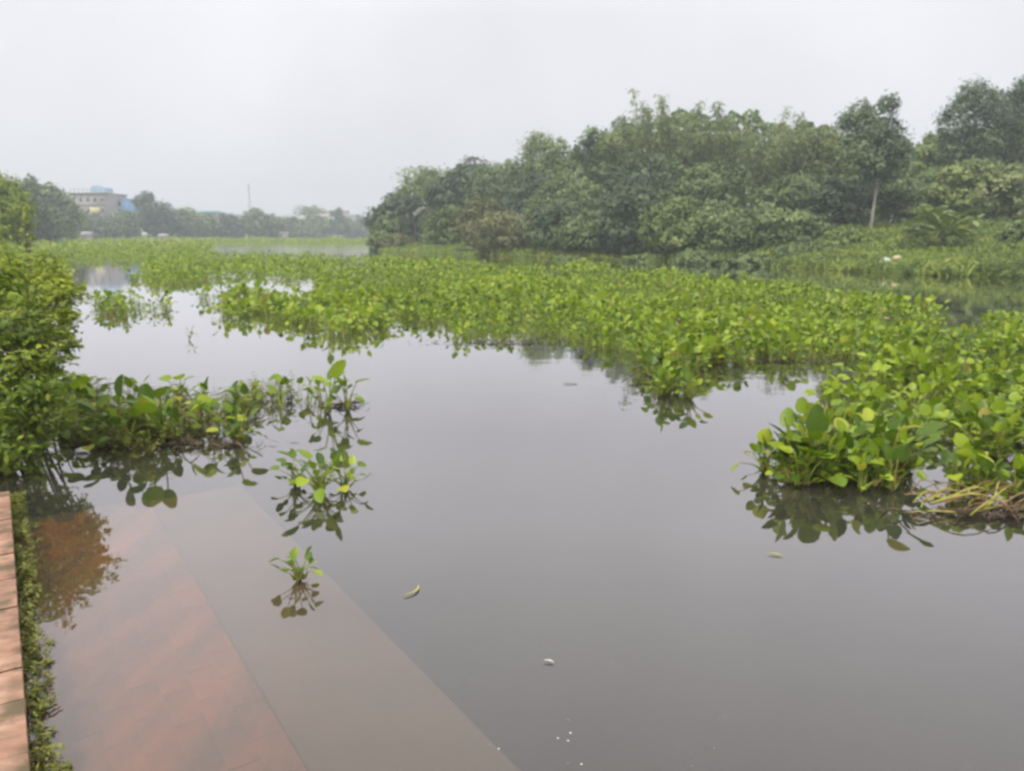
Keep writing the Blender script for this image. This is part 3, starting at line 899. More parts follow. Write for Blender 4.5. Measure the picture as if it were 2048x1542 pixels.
g.add([(1.9, -2, 0), (1.9, 2, 0), (1.9, 2, 1.1), (1.9, -2, 1.1)], [(3, 2, 1, 0)])
obj('rooftop_shelter', g.mesh('rooftop_shelter', M_LBLUE), rt, (2.2, -2.5, h))
g = Geo(); g.box((-1.25, -.2, 0), (1.25, -.012, 2.0)); obj('yellow_lit_patch', g.mesh('yellow_lit_patch', M_YELLIT), rt, (1.6, -dp / 2 - .05, h - 5.6))  # lit yellow window patch, its light given as plain colour
g = Geo()
for xx in np.linspace(-wd / 2 + .2, wd / 2 - .2, 9): g.box((xx - .05, -dp / 2 + .05, h), (xx + .05, -dp / 2 + .15, h + .8))
g.box((-wd / 2 + .2, -dp / 2 + .06, h + .8), (wd / 2 - .2, -dp / 2 + .14, h + .9)); obj('parapet_rail', g.mesh('parapet_rail', M_GREYC), rt)
rt, wd, h, dp = facade_building('blue_building', 'blue painted building right of the tan apartment block', 213, 247, 396, 206, 8, 4, 2, (M_BLUEW, M_LBLUE, M_FRAME, M_PANE), .2)
g = Geo(); g.box((-1.2, -1.2, h), (.6, .8, h + 1.0)); obj('stair_head', g.mesh('stair_head', M_BLUEW), rt)

def shed(name, label, px, py, Y, wd, wh, dep, mw, mr):
    c = at(px, py, Y); gz = max(tz(c[0], Y), .05) - .1
    root = empty(name, (c[0], Y, gz), label, 'shed')
    h = max(c[2] - gz, wh)
    g = Geo(); g.box((-wd / 2, -dep / 2, 0), (wd / 2, dep / 2, h - .5)); obj('wall', g.mesh('wall', mw), root)
    g = Geo(); V = [(-wd/2-.3, -dep/2-.3, h-.5), (wd/2+.3, -dep/2-.3, h-.5), (wd/2+.3, dep/2+.3, h-.5), (-wd/2-.3, dep/2+.3, h-.5), (-wd/2-.3, 0, h+.25), (wd/2+.3, 0, h+.25)]
    g.add(V, [(0, 1, 5, 4), (2, 3, 4, 5), (3, 2, 1, 0)], [(0, 4, 3), (1, 2, 5)]); obj('roof', g.mesh('roof', mr), root)
    g = Geo(); g.box((-.45, -dep / 2 - .05, .02), (.45, -dep / 2 - .004, min(2.0, h - .7))); obj('door', g.mesh('door', M_GREYC), root)
    return root
shed('long_shed', 'long low shed with a teal sheet roof behind far trees', 390, 423, 238, 14, 3, 7, M_GREYC, M_TEAL)
shed('pale_shed', 'pale shed peeping over the far trees left of the mast', 430, 428, 245, 5, 3, 5, M_FRAME, M_WHITE)
shed('pale_house', 'pale hazy house behind the slim pointed far tree', 652, 421, 300, 16, 3, 8, M_FRAME, M_FRAME)
shed('small_hut', 'tiny pale hut at the water below the tan building', 172, 466, 168, 2.0, 1.6, 2.0, M_FRAME, M_GREYC)
shed('small_hut', 'tiny whitish hut at the water below the pointed headed tree', 327, 470, 180, 1.5, 1.4, 1.5, M_FRAME, M_GREYC)
shed('small_hut', 'tiny white hut at the water right of the mast', 566, 464, 226, 2.4, 1.6, 2.0, M_FRAME, M_FRAME)
shed('small_hut', 'tiny white hut on the far shore below the pale bare tree', 616, 474, 252, 1.5, 1.4, 1.5, M_WHITE, M_FRAME)

c = at(497, 369, 250); gz = tz(c[0], 250)
mast = empty('radio_mast', (c[0], 250, gz - .1), 'thin lattice mast rising above the far trees', 'mast')
hm = c[2] - gz
g = Geo()
for k in range(3):
    a = k * 2.094
    g.tube([(.42 * math.cos(a), .42 * math.sin(a), 0), (.22 * math.cos(a), .22 * math.sin(a), hm)], [.045, .03], 5)
obj('leg_set', g.mesh('leg_set', M_GREYC), mast)
g = Geo()
for i in range(int(hm / 1.1)):
    f0, f1 = i * 1.1 / hm, (i + 1) * 1.1 / hm
    for k in range(3):
        a, b_ = k * 2.094, (k + 1) * 2.094
        r0, r1 = .42 - .2 * f0, .42 - .2 * f1
        g.tube([(r0 * math.cos(a), r0 * math.sin(a), f0 * hm), (r1 * math.cos(b_), r1 * math.sin(b_), f1 * hm)], [.03, .03], 4)
obj('bracing', g.mesh('bracing', M_GREYC), mast)
g = Geo(); g.tube([(0, 0, hm - .8), (0, 0, hm + .6)], [.15, .06], 6); obj('mast_head', g.mesh('mast_head', M_GREYC), mast)

# ------------------------------------------------------------------ water hyacinth
def stalk_curve(theta, tt):
    x = math.sin(theta) * tt ** 1.35
    z = math.cos(theta) * tt + .10 * math.sin(theta) * np.sin(math.pi * tt)
    return np.stack([x, 0 * tt, z], 1)

def blade_arrays(theta, delta, cols, rows, ln=.46, hwid=.235, roll=0.0, yaw=0.0):
    tip = stalk_curve(theta, np.array([1.0]))[0]
    ph = theta + delta
    u_ = np.array([math.sin(ph), 0, math.cos(ph)]); n_ = np.array([-math.cos(ph), 0, math.sin(ph)]); v_ = np.array([0, 1.0, 0])
    cr, sr = math.cos(roll), math.sin(roll)
    v2 = v_ * cr + n_ * sr; n2 = n_ * cr - v_ * sr
    cy, sy = math.cos(yaw), math.sin(yaw)
    u2 = u_ * cy + v2 * sy; v2 = v2 * cy - u_ * sy
    V = []
    for uu, wv in rows:
        for c in cols:
            vv = c * wv * hwid
            nn_ = .30 * abs(c) ** 1.6 * wv * hwid * .9 - .10 * uu ** 2 * ln
            back = -.06 * abs(c) if uu < .1 else 0
            V.append(tip + u2 * ln * (uu + back) + v2 * vv + n2 * nn_)
    return np.array(V)

ROWS_H = [(0.0, .10), (.03, .62), (.22, .96), (.48, 1.0), (.74, .78), (.92, .40), (1.0, .05)]
COLS_H = [-1, -.5, 0, .5, 1]
ROWS_M = [(0.0, .45), (.30, 1.0), (.68, .82), (1.0, .08)]
COLS_M = [-1, 0, 1]
ROWS_L = [(0.06, .75), (.86, .70)]
def grid_quads(nr, nc): return np.array([(r * nc + c, r * nc + c + 1, (r + 1) * nc + c + 1, (r + 1) * nc + c) for r in range(nr - 1) for c in range(nc - 1)])
QH, QM, QL = grid_quads(7, 5), grid_quads(4, 3), grid_quads(2, 3)

rs = np.random.default_rng(9)
VAR = []
for th in (4, 12, 20, 30, 42, 55, 66):
    for dl in (-4, 26, 56):
        VAR.append((R(th + rs.uniform(-3, 3)), R(dl + rs.uniform(-14, 14)), rs.uniform(-.6, .6), rs.uniform(-.6, .6), rs.uniform(.34, .52), rs.uniform(.15, .245)))
LEAF_ME, STALK_ME, LOW_M, LOW_L, LOW_S = [], [], [], [], []
for (th, dl, ro, yw, bl, bw) in VAR:
    LEAF_ME.append(np_mesh('leaf', blade_arrays(th, dl, COLS_H, ROWS_H, ln=bl, hwid=bw, roll=ro, yaw=yw), quads=QH, mat=M_HY_OBJ, smooth=True))
    tt = np.linspace(0, 1, 6)
    g = Geo(); g.tube(stalk_curve(th, tt), .016 + .034 * np.exp(-((tt - .22) / .2) ** 2), 5)
    STALK_ME.append(g.mesh('stalk', M_STK_OBJ, True))
    LOW_M.append(blade_arrays(th, dl, COLS_M, ROWS_M, ln=bl, hwid=bw, roll=ro, yaw=yw))
    LOW_L.append(blade_arrays(th, dl, COLS_M, ROWS_L, ln=bl, hwid=bw, roll=ro, yaw=yw))
    c3 = stalk_curve(th, np.array([0, .5, 1.0]))
    wdt = np.array([.035, .028, .012])[:, None]
    LOW_S.append(np.concatenate([c3 + wdt * np.array([[0, 1, 0]]), c3 - wdt * np.array([[0, 1, 0]])]))
QS = np.array([(0, 1, 4, 3), (1, 2, 5, 4)])

def inst(protos, quads, which, ang, scale, pos):
    """bake scaled, turned copies of small prototypes into one array"""
    Vs = np.empty((len(which), len(protos[0]), 3))
    P = np.array(protos)[which]
    ca, sa = np.cos(ang)[:, None], np.sin(ang)[:, None]
    s = scale[:, None]
    Vs[:, :, 0] = (P[:, :, 0] * ca - P[:, :, 1] * sa) * s + pos[:, None, 0]
    Vs[:, :, 1] = (P[:, :, 0] * sa + P[:, :, 1] * ca) * s + pos[:, None, 1]
    Vs[:, :, 2] = P[:, :, 2] * s + pos[:, None, 2]
    nv = len(protos[0])
    Qs = quads[None] + (np.arange(len(which)) * nv)[:, None, None]
    return Vs.reshape(-1, 3), Qs.reshape(-1, 4), len(quads)

prng = random.Random(21)
ROOT_ME = None
def root_mesh():
    g = Geo(); r_ = random.Random(3)
    for k in range(9):
        a = k * .7; l = r_.uniform(.25, .5)
        g.tube([(0, 0, .03), (.22 * l * math.cos(a), .22 * l * math.sin(a), -.1), (.5 * l * math.cos(a), .5 * l * math.sin(a), -.16 - .25 * l)], [.03, .02, .008], 4)
    g.tube([(0, 0, -.08), (0, 0, .06)], [.07, .05], 6)
    return g.mesh('root_tuft', M_ROOT, True)
ROOT_ME = root_mesh()

def hyacinth(x, y, s, label, group=None, nl=8, pick=None, flat=0.0, rng=prng):
    """one plant: rosette of stalked leaves, every leaf an object"""
    root = empty('water_hyacinth', (x, y, 0.0), label, 'water plant', group)
    r_ = obj('root_tuft', ROOT_ME, root); r_.scale = (s, s, s)
    a0 = rng.uniform(0, 6.28)
    for k in range(nl):
        if pick is None:
            f = k / max(nl - 1, 1)
            ti = min(6, max(0, int(round(flat + f * (5.6 - flat * .8) + rng.uniform(-.7, .7)))))
            v = ti * 3 + rng.randrange(3)
            az = a0 + k * 2.4 + rng.uniform(-.3, .3)
            ls = s * rng.uniform(.6, 1.3) * (1.0 if ti < 5 else .85)
        else:
            v, az, ls = pick[k]
            ls *= s
        lf = obj('leaf', LEAF_ME[v], root, (rng.uniform(-.03, .03), rng.uniform(-.03, .03), .01))
        lf.rotation_euler = (rng.uniform(-.06, .06), rng.uniform(-.06, .06), az)
        lf.scale = (ls, ls, ls)
        st = obj('stalk', STALK_ME[v], lf)
    return root

# outlines of the mats on the water, as seen in the photograph (waterline of the plants)
MAIN = [(-500, 520), (-200, 505), (0, 498), (200, 494), (400, 496), (430, 514), (600, 518), (760, 526), (900, 530), (1100, 541), (1250, 549), (1330, 559), (1480, 572), (1620, 584), (1760, 600), (1850, 620), (1885, 640),
        (1880, 650), (1800, 660), (1840, 676), (1900, 668), (1930, 674), (2010, 662), (2100, 642), (2400, 622),
        (2400, 720), (2100, 735), (1780, 742), (1700, 728), (1560, 724), (1480, 718), (1440, 703), (1405, 715), (1415, 745), (1385, 768), (1315, 764), (1290, 742), (1255, 708), (1180, 694), (1090, 690), (960, 682), (905, 662),
        (840, 652), (760, 655), (690, 668), (600, 668), (550, 652), (490, 640), (430, 612), (388, 596), (420, 583), (480, 578), (560, 582), (610, 574), (580, 560), (500, 552), (440, 562), (380, 576), (310, 568), (262, 550), (280, 532), (170, 524), (120, 540), (-500, 560)]
FARM = [(-700, 482.5), (140, 480.6), (420, 480.3), (640, 481.5), (745, 484.0), (742, 489.5), (660, 492), (560, 489.5), (440, 489.5), (425, 494), (420, 507), (200, 506), (0, 512), (-700, 530)]
RIGHT = [(1780, 735), (2100, 725), (2500, 700), (2700, 1060), (2200, 1050), (2048, 1036), (1950, 1034), (1890, 1022), (1868, 985), (1880, 955), (1850, 935), (1850, 965), (1780, 985), (1700, 990), (1600, 985), (1520, 962), (1488, 935), (1520, 905), (1600, 880), (1640, 845), (1625, 805), (1700, 775)]
LEFTM = [(-60, 800), (60, 790), (200, 792), (330, 800), (420, 805), (520, 810), (600, 808), (690, 806), (705, 822), (640, 834), (520, 840), (540, 870), (515, 892), (440, 890), (400, 876), (372, 872), (345, 894), (250, 904), (110, 910), (-60, 930)]
LEFTI = [(178, 620), (200, 600), (250, 598), (300, 606), (338, 612), (335, 622), (270, 630), (250, 645), (215, 640), (190, 632)]

GAPS = [[(415, 556), (520, 549), (625, 560), (645, 582), (560, 600), (470, 600), (385, 594)],
        [(140, 520), (300, 524), (285, 548), (200, 556), (130, 556)],
        [(700, 566), (790, 562), (830, 572), (760, 580)],
        [(1380, 640), (1470, 634), (1500, 646), (1420, 654)],
        [(1690, 690), (1790, 684), (1830, 694), (1740, 704)]]

def sample(poly, dens, ymin, ymax, rs, xpad=1.0, holes=-9.0, amp=110.0):
    pts = []
    Y = ymin
    while Y < ymax:
        step = max(.5, Y * .06)
        x0, x1 = -1.05 * (Y + step) * xpad, 1.15 * (Y + step) * xpad
        n_ = rs.poisson((x1 - x0) * step * dens(Y + step / 2))
        P = np.stack([rs.uniform(x0, x1, n_), rs.uniform(Y, Y + step, n_), np.zeros(n_)], 1)
        px, py = project(P)
        wob = np.sin(P[:, 0] * 2.3 + 1.1 * np.sin(P[:, 1] * 1.7)) + .8 * np.sin(P[:, 0] * 5.1 + P[:, 1] * 3.3)
        hol = np.sin(P[:, 0] * 1.9 + 1.6 * np.sin(P[:, 1] * .9)) * np.sin(P[:, 1] * 1.5 + 1.2 * np.sin(P[:, 0] * 1.1)) + .45 * np.sin(P[:, 0] * 4.7 + P[:, 1] * 2.2)
        py = py + wob * amp / np.maximum(Y, 4) ; px = px + 90.0 / np.maximum(Y, 4) * np.sin(P[:, 1] * 4 + P[:, 0])
        ok = inside(poly, px, py) & (hol > holes)
        for gp_ in GAPS: ok &= ~inside(gp_, px, py)
        pts.append(P[ok])
        Y += step
    return np.concatenate(pts)

def hyacinth_mass(name, label, P, nl, s, rs, level, tint_shift=0.0, stalks=True, bare=None):
    """many plants as one carpet"""
    n_ = len(P)
    idx = np.repeat(np.arange(n_), nl)
    m_ = len(idx)
    f = np.tile(np.arange(nl) / max(nl - 1, 1), n_)
    ti = np.clip(np.round(f * 5.6 + rs.uniform(-.8, .8, m_)), 0, 6).astype(int)
    which = ti * 3 + rs.integers(0, 3, m_)
    ang = rs.uniform(0, 6.283, m_)
    ps = s * rs.uniform(.7, 1.25, n_)
    # colonies stand taller or lower in patches
    pt = np.sin(P[:, 0] * .9 + 1.7 * np.sin(P[:, 1] * .55)) * np.sin(P[:, 1] * .8 + .6 * np.sin(P[:, 0] * .7))
    ps *= 1 + .34 * pt
    scl = ps[idx] * rs.uniform(.55, 1.25, m_)
    pos = P[idx] + np.stack([rs.normal(0, .04, m_), rs.normal(0, .04, m_), np.zeros(m_)], 1)
    tint = np.clip(.40 + .16 * pt[idx] + rs.normal(0, .06, n_)[idx] + rs.normal(0, .22, m_) + tint_shift, 0, 1)
    protos, quads = (LOW_M, QM) if level == 'm' else (LOW_L, QL)
    V, Q_, k = inst(protos, quads, which, ang, scl, pos)
    o = obj(name, np_mesh(name, V, quads=Q_, mat=M_HY_ST, tint=np.repeat(tint, k), smooth=True))
    prop(o, label, 'water plants', kind='stuff')
    if stalks:
        V, Q_, k = inst(LOW_S, QS, which, ang, scl, pos)
        extra = rs.integers(0, n_, int(n_ * 1.2))                # fallen and withered stalks on the water
        fa = rs.uniform(0, 6.283, len(extra)); fl = s * rs.uniform(.5, 1.1, len(extra))
        c = P[extra] + np.stack([rs.normal(0, .08, len(extra)), rs.normal(0, .08, len(extra)), rs.uniform(.015, .09, len(extra))], 1)
        ax = np.stack([np.cos(fa), np.sin(fa), rs.normal(0, .12, len(extra))], 1)
        V2, Q2 = leaf_quads(c, np.tile([0, 0, 1.0], (len(extra), 1)) + rs.normal(0, .2, (len(extra), 3)), fl, .07, rs, .01, ax)
        tint2 = np.concatenate([np.repeat(np.clip(rs.normal(.45, .2, m_), 0, .9), k), np.clip(rs.normal(.85, .15, len(extra)), 0, 1)])
        so = obj('stalk_mass', np_mesh('stalk_mass', np.concatenate([V, V2]), quads=np.concatenate([Q_, Q2 + len(V)]), mat=M_STK_ST, tint=tint2), o)
        so['kind'] = 'stuff'
    return o

rs = np.random.default_rng(31)
# --- which plants stand as individuals: nearest ones of each mat
indiv = []
PR = sample(RIGHT, lambda Y: 32, 3.5, 14, rs, holes=-.72)
PL = sample(LEFTM, lambda Y: 15, 4.0, 12, rs)
PI = sample(LEFTI, lambda Y: 14, 9, 20, rs)
PM = sample(MAIN, lambda Y: 34 if Y < 13 else (22 if Y < 20 else 16), 6, 30, rs, holes=-.80, amp=170.0)
def split_near(P, n_, wide=2250):
    px, py = project(P)
    vis = (px > -60) & (px < wide)
    order = np.argsort(np.where(vis, P[:, 1], 1e6))
    return P[order[:n_]], P[order[n_:]]
PRi, PRs = split_near(PR, 118)
PLi, PLs = split_near(PL, 62)
PMi, PMs = split_near(PM, 88)
PIi, PIs = split_near(PI, 22)
for P_, lb, gp, s0, nl in ((PRi, 'water hyacinth in the near right mat', 'water hyacinths of the near right mat', .19, 12),
                           (PLi, 'water hyacinth in the near left mat', 'water hyacinths of the near left mat', .21, 8),
                           (PMi, 'water hyacinth edging the big mat', 'water hyacinths edging the big mat', .195, 10),
                           (PIi, 'water hyacinth in the small left raft', 'water hyacinths of the small raft', .19, 7)):
    qx, qy = project(P_)
    cx = np.argsort(np.argsort(qx)) / len(qx); cy = np.argsort(np.argsort(qy)) / len(qy)
    for k_, q in enumerate(P_):
        ps = prng.uniform(.7, 1.2)
        size = 'low' if ps < .85 else ('tall' if ps > 1.05 else 'middle-sized')
        side = ['leftmost stretch', 'left stretch', 'middle stretch', 'right stretch', 'rightmost stretch'][int(cx[k_] * 5)]
        row = ['rear', 'middle rows', 'front'][int(cy[k_] * 3)]
        hyacinth(q[0], q[1], s0 * ps, '%s %s, %s of its %s' % (size, lb, row, side), gp, nl + prng.randrange(-1, 2))
if len(PRs): hyacinth_mass('water_hyacinth_mat', 'rear part of the near right mat of glossy water hyacinth', PRs, 9, .185, rs, 'm')
if len(PLs): hyacinth_mass('water_hyacinth_mat', 'rear part of the near left mat of water hyacinth', PLs, 7, .2, rs, 'm')
if len(PIs): hyacinth_mass('water_hyacinth_mat', 'rear part of the small raft of water hyacinth', PIs, 6, .2, rs, 'm')
hyacinth_mass('water_hyacinth_mat', 'big bright green floating mat of water hyacinth across the pond', PMs, 9, .185, rs, 'm')
PF = sample(MAIN, lambda Y: 10 if Y < 45 else 6, 30, 100, rs, holes=-.85, amp=150.0)
hyacinth_mass('water_hyacinth_mat', 'back of the big floating hyacinth mat toward the wooded bank', PF, 8, .24, rs, 'l', -.02, stalks=False)
PFF = sample(FARM, lambda Y: 2.0 if Y < 110 else 1.0, 60, 215, rs)
hyacinth_mass('water_hyacinth_mat', 'far flat band of green water plants before the far shore', PFF, 7, .42, rs, 'l', .06, stalks=False)

# --- plants that stand out singly
def single(px, py, s, label, nl=8, pick=None, flat=0.0):
    q = ground(px, py)
    return hyacinth(q[0], q[1], s, label, None, nl, pick, flat)
single(602, 1160, .115, 'small lone water hyacinth floating over the drowned step', 20, flat=1.6)
single(640, 985, .22, 'bushy floating water hyacinth by itself left of centre', 24, flat=1.2)
single(590, 972, .16, 'low plant at the left side of the bushy lone hyacinth', 16, flat=2)
single(692, 976, .17, 'low plant at the right side of the bushy lone hyacinth', 16, flat=2)
single(655, 828, .30, 'water hyacinth with two tall round leaves at the left mat tip', 8,
       [(1, 1.6, 1.15), (5, 2.7, 1.1), (3, 5.9, 1.25), (8, .3, 1.05), (9, 3.6, .8), (13, 4.5, .8), (15, 5.2, .7), (12, 1.0, .8)])
single(470, 880, .27, 'bright water hyacinth at the front of the left mat', 9)
single(240, 888, .33, 'large leaved water hyacinth in front of the left mat', 10)
single(330, 880, .34, 'tall water hyacinth with a pale drooping leaf in the left mat', 9)
single(1352, 752, .30, 'water hyacinth on the nose of the big mat pointing at the viewer', 10)
single(1575, 955, .255, 'tall water hyacinth at the left tip of the near right mat', 9,
       [(1, 1.5, 1.45), (4, 2.9, 1.2), (3, 3.3, 1.25), (7, 2.4, 1.0), (10, 3.9, .9), (13, 4.6, .9), (15, 5.4, .8), (9, .3, .9), (12, 1.0, .9)])
single(1640, 962, .31, 'dark water hyacinth right of the tall one in the near right mat', 10)
single(1770, 965, .33, 'water hyacinth with a broad lime leaf fronting the near right mat', 9)
single(1905, 985, .17, 'low hyacinth left of the heap of fallen stalks', 13, flat=1)
single(1965, 985, .19, 'hyacinth standing behind the heap of fallen stalks', 13, flat=.6)
single(2030, 995, .19, 'hyacinth right of the heap of fallen stalks at the frame edge', 13, flat=.6)
single(378, 680, .17, 'tiny sprig of floating plant alone on open water at left', 5)

# --- small-leaved weed tangled through the left mat and along the wall
def weed_patch(name, label, P, n_, leaf, hmax, rs, mat=M_WEED, spr=.10):
    """creeping stems with paired small leaves"""
    idx = rs.integers(0, len(P), n_)
    a = rs.uniform(0, 6.283, n_)
    base = P[idx] + np.stack([rs.normal(0, spr, n_), rs.normal(0, spr, n_), np.zeros(n_)], 1)
    hh = rs.uniform(.15, 1, n_) ** 1.3 * hmax
    lean = rs.normal(0, .35, (n_, 2))
    k = 7
    C, N, T, A = [], [], [], []
    for j in range(k):
        u = (j + 1) / k
        c = base + np.stack([lean[:, 0] * hh * u, lean[:, 1] * hh * u, hh * u], 1)
        az = a + j * 1.57
        for sg in (0, math.pi):
            d = np.stack([np.cos(az + sg), np.sin(az + sg), np.full(n_, .35)], 1)
            C.append(c + d * leaf * .45); A.append(d); N.append(np.tile([0, 0, 1.0], (n_, 1)) + rs.normal(0, .3, (n_, 3)))
            T.append(rs.normal(.45, .2, n_))
    C = np.concatenate(C); A = np.concatenate(A); N = np.concatenate(N); T = np.concatenate(T)
    V, Q_ = leaf_quads(C, N, leaf * rs.uniform(.6, 1.3, len(C)), .42, rs, .1, A)
    tip = base + np.stack([lean[:, 0] * hh, lean[:, 1] * hh, hh], 1)
    mid = (base + tip) / 2
    V2, Q2 = leaf_quads(mid, rs.normal(size=mid.shape), hh, .03, rs, .0, tip - base)
    o = obj(name, np_mesh(name, np.concatenate([V, V2]), quads=np.concatenate([Q_, Q2 + len(V)]), mat=mat, tint=np.concatenate([T, np.full(n_, .6)])))
    return prop(o, label, 'weeds', kind='stuff')
rs = np.random.default_rng(55)
WPOLY = [(60, 800), (180, 790), (330, 795), (470, 806), (600, 812), (600, 828), (480, 830), (400, 860), (300, 885), (110, 905), (40, 900)]
PW = sample(WPOLY, lambda Y: 60, 4, 14, rs)
weed_patch('creeping_weed', 'fine leaved creeping weed woven through the near left mat', PW, 900, .045, .24, rs)
ss = rs.uniform(-.9, s_wall_end + .2, 420)
PWW = np.array([world(s, abs(rs.normal(.0, .028)) + .005, -.02) for s in ss])
weed_patch('wall_weed', 'strip of small green weed growing along the foot of the low wall', PWW, 520, .026, .105, rs, M_WEED, .014)

# --- rank weeds scattered over the grassy slope of the right bank
rs = np.random.default_rng(91)
wx = rs.uniform(2, 55, 30000); wy = rs.uniform(26, 56, 30000)
wd_ = shore_dist(wx, wy); wp, _ = project(np.stack([wx, wy, np.zeros(len(wx))], 1))
pat = np.sin(wx * .55 + 1.4 * np.sin(wy * .4)) * np.sin(wy * .6 + wx * .25) + .5 * np.sin(wx * 1.7 + wy * 1.1)
k = (wd_ > -.15) & (wd_ < 14) & (wp > 1300) & (wp < 2400) & ((pat > .28) | (np.abs(wd_ - .2) < .5))
sk = ground(1775, 527, .35); k &= np.hypot(wx - sk[0], (wy - sk[1]) * .6) > 1.1
PB = np.stack([wx, wy, terrain_z(wx, wy) - .03], 1)[k]
weed_patch('bank_weed', 'rank broad-leaved weeds over the slope and margin of the right bank', PB, 2600, .17, .75, rs, M_LIGHT, .25)
# --- shrubs at the left edge
def shrub(name, label, blobs, Y0, mat, n_, leaf, seed, base_px, twigs=14):
    rs = np.random.default_rng(seed)
    b0 = ground(*base_px)
    base = np.array([b0[0], b0[1], -.05])
    lobes = []
    for (px, py, r, Y) in blobs:
        q = at(px, py, Y); rr = r / F * Y
        lobes.append((*(q - base), rr, rr, rr))
    C, N, T = lobe_foliage(lobes, n_, leaf, rs, clumps=16, spread=.36, fill=.2, up=.4, low=-1)
    g = Geo()
    TC, TA = [], []
    for L in lobes:
        e_ = np.array(L[:3])
        s_ = np.array([rs.normal(0, .12), rs.normal(0, .12), 0])
        g.tube([s_, s_ * .5 + e_ * .45 + np.array([0, 0, .12]), e_], [.022, .014, .006], 5)
        for k in range(twigs // 4):
            d = rs.normal(size=3); d[2] = d[2] * .5 + .15; d[0] = abs(d[0]) * .9; d /= np.linalg.norm(d)
            l = L[3] * rs.uniform(1.1, 1.75)
            p1 = e_ + d * l
            g.tube([e_, e_ + d * l * .55 + np.array([0, 0, .04]), p1], [.006, .004, .002], 4)
            for u in np.linspace(.35, 1, 16):
                for sg in (-1, 1):
                    sd = np.cross(d, [0, 0, 1.0]); sd /= np.linalg.norm(sd) + 1e-9
                    TC.append(e_ + d * l * u + sd * sg * leaf * .5 + rs.normal(0, .006, 3)); TA.append(d * .6 + sd * sg)
    TC, TA = np.array(TC), np.array(TA)
    V, Q_ = leaf_quads(C, N, leaf * rs.uniform(.6, 1.35, len(C)), .5, rs)
    V2, Q2 = leaf_quads(TC, np.tile([0, 0, 1.0], (len(TC), 1)) + rs.normal(0, .35, TC.shape), leaf * rs.uniform(.6, 1.2, len(TC)), .45, rs, .1, TA)
    keep_T = np.concatenate([T, rs.normal(.6, .15, len(TC))])
    root = empty(name, base, label, 'shrub')
    obj('foliage', np_mesh('foliage', np.concatenate([V, V2]), quads=np.concatenate([Q_, Q2 + len(V)]), mat=mat, tint=keep_T), root)
    obj('stem_cluster', g.mesh('stem_cluster', M_BARK, True), root)
    return root
shrub('waterside_shrub', 'dense dark green small-leaved shrub overhanging the water at left edge',
      [(15, 620, 60, 5.9), (55, 660, 58, 5.8), (10, 700, 80, 5.7), (50, 740, 62, 5.6), (15, 800, 85, 5.5), (55, 840, 60, 5.5), (10, 880, 70, 5.4), (-60, 700, 120, 5.8), (-70, 850, 120, 5.5), (70, 800, 40, 5.6), (-40, 610, 90, 6.2)],
      5.6, M_SHRUB, 5200, .06, 301, (-20, 935), 26)
shrub('waterside_shrub', 'yellow-green shrub behind the dark one at the left edge',
      [(60, 575, 52, 7.4), (112, 605, 48, 6.6), (125, 650, 42, 6.5), (100, 695, 45, 6.4), (25, 555, 50, 7.6), (-40, 560, 80, 7.8), (130, 575, 36, 7.4), (60, 620, 60, 7.3), (95, 550, 34, 8.0)],
      7.2, M_YEL, 4200, .06, 302, (40, 800), 24)

# --- fallen yellow stalks at the lower right of the near right mat
q0 = ground(1960, 1015)
bund = empty('fallen_stalk_heap', (q0[0], q0[1], 0), 'heap of fallen yellow and brown stalks at the lower right mat edge', 'dead stalks')
M_YSTK = plain_mat('yellow_stalk', (.24, .25, .04), (.36, .32, .06), 8, .5, .1)
M_BSTK = plain_mat('brown_stalk', (.16, .10, .05), (.26, .17, .085), 8, .8, .2)
r_ = random.Random(8)
for k in range(40):
    L = r_.uniform(.18, .42); a = r_.gauss(.32, .22) + (math.pi if r_.random() < .3 else 0); lift = r_.uniform(.0, .09)
    bend = r_.uniform(-.22, .22); sag = r_.uniform(.1, .5)
    g = Geo(); tt = np.linspace(0, 1, 6)
    lx, ly = L * (tt - .5), bend * L * np.sin(math.pi * tt)
    g.tube(np.stack([lx * math.cos(a) - ly * math.sin(a), lx * math.sin(a) + ly * math.cos(a), lift * np.sin(math.pi * tt * (1 - sag * .5)) + .005], 1), np.linspace(.0065, .0035, 6) * r_.uniform(.7, 1.25), 5)
    obj('stalk', g.mesh('stalk', M_YSTK if r_.random() < .5 else M_BSTK, True), bund, (r_.gauss(.06, .26), r_.gauss(.02, .09), .01 + r_.uniform(0, .05)))
def debris_mat(name, label, px, py, rx, ry, seed, n_=90):
    rs = np.random.default_rng(seed)
    q = ground(px, py)
    c = np.stack([rs.normal(0, rx, n_), rs.normal(0, ry, n_), rs.uniform(.0, .035, n_)], 1)
    ax = np.stack([rs.normal(0, 1, n_), rs.normal(0, .4, n_), rs.normal(0, .08, n_)], 1)
    V, Q_ = leaf_quads(c, np.tile([0, 0, 1.0], (n_, 1)) + rs.normal(0, .3, (n_, 3)), rs.uniform(.06, .22, n_), .12, rs, .08, ax)
    return prop(obj(name, np_mesh(name, V, quads=Q_, mat=M_ROOT), None, q), label, 'debris', kind='stuff')
debris_mat('root_debris', 'brown rotting roots under the heap of fallen stalks', 2010, 1030, .28, .05, 1, 160)
debris_mat('root_debris', 'dark root raft at the right tip of the left mat', 690, 812, .10, .05, 2, 70)
debris_mat('root_debris', 'brown edge of dead roots along the front of the big mat', 1010, 686, .55, .06, 3, 160)
debris_mat('root_debris', 'brown roots under the nose of the big mat', 1340, 764, .22, .05, 4, 90)
debris_mat('root_debris', 'dark roots under the rear edge right of centre', 1560, 722, .5, .06, 5, 120)
debris_mat('root_debris', 'tangled dead stems among the near left mat', 330, 890, .45, .08, 6, 160)

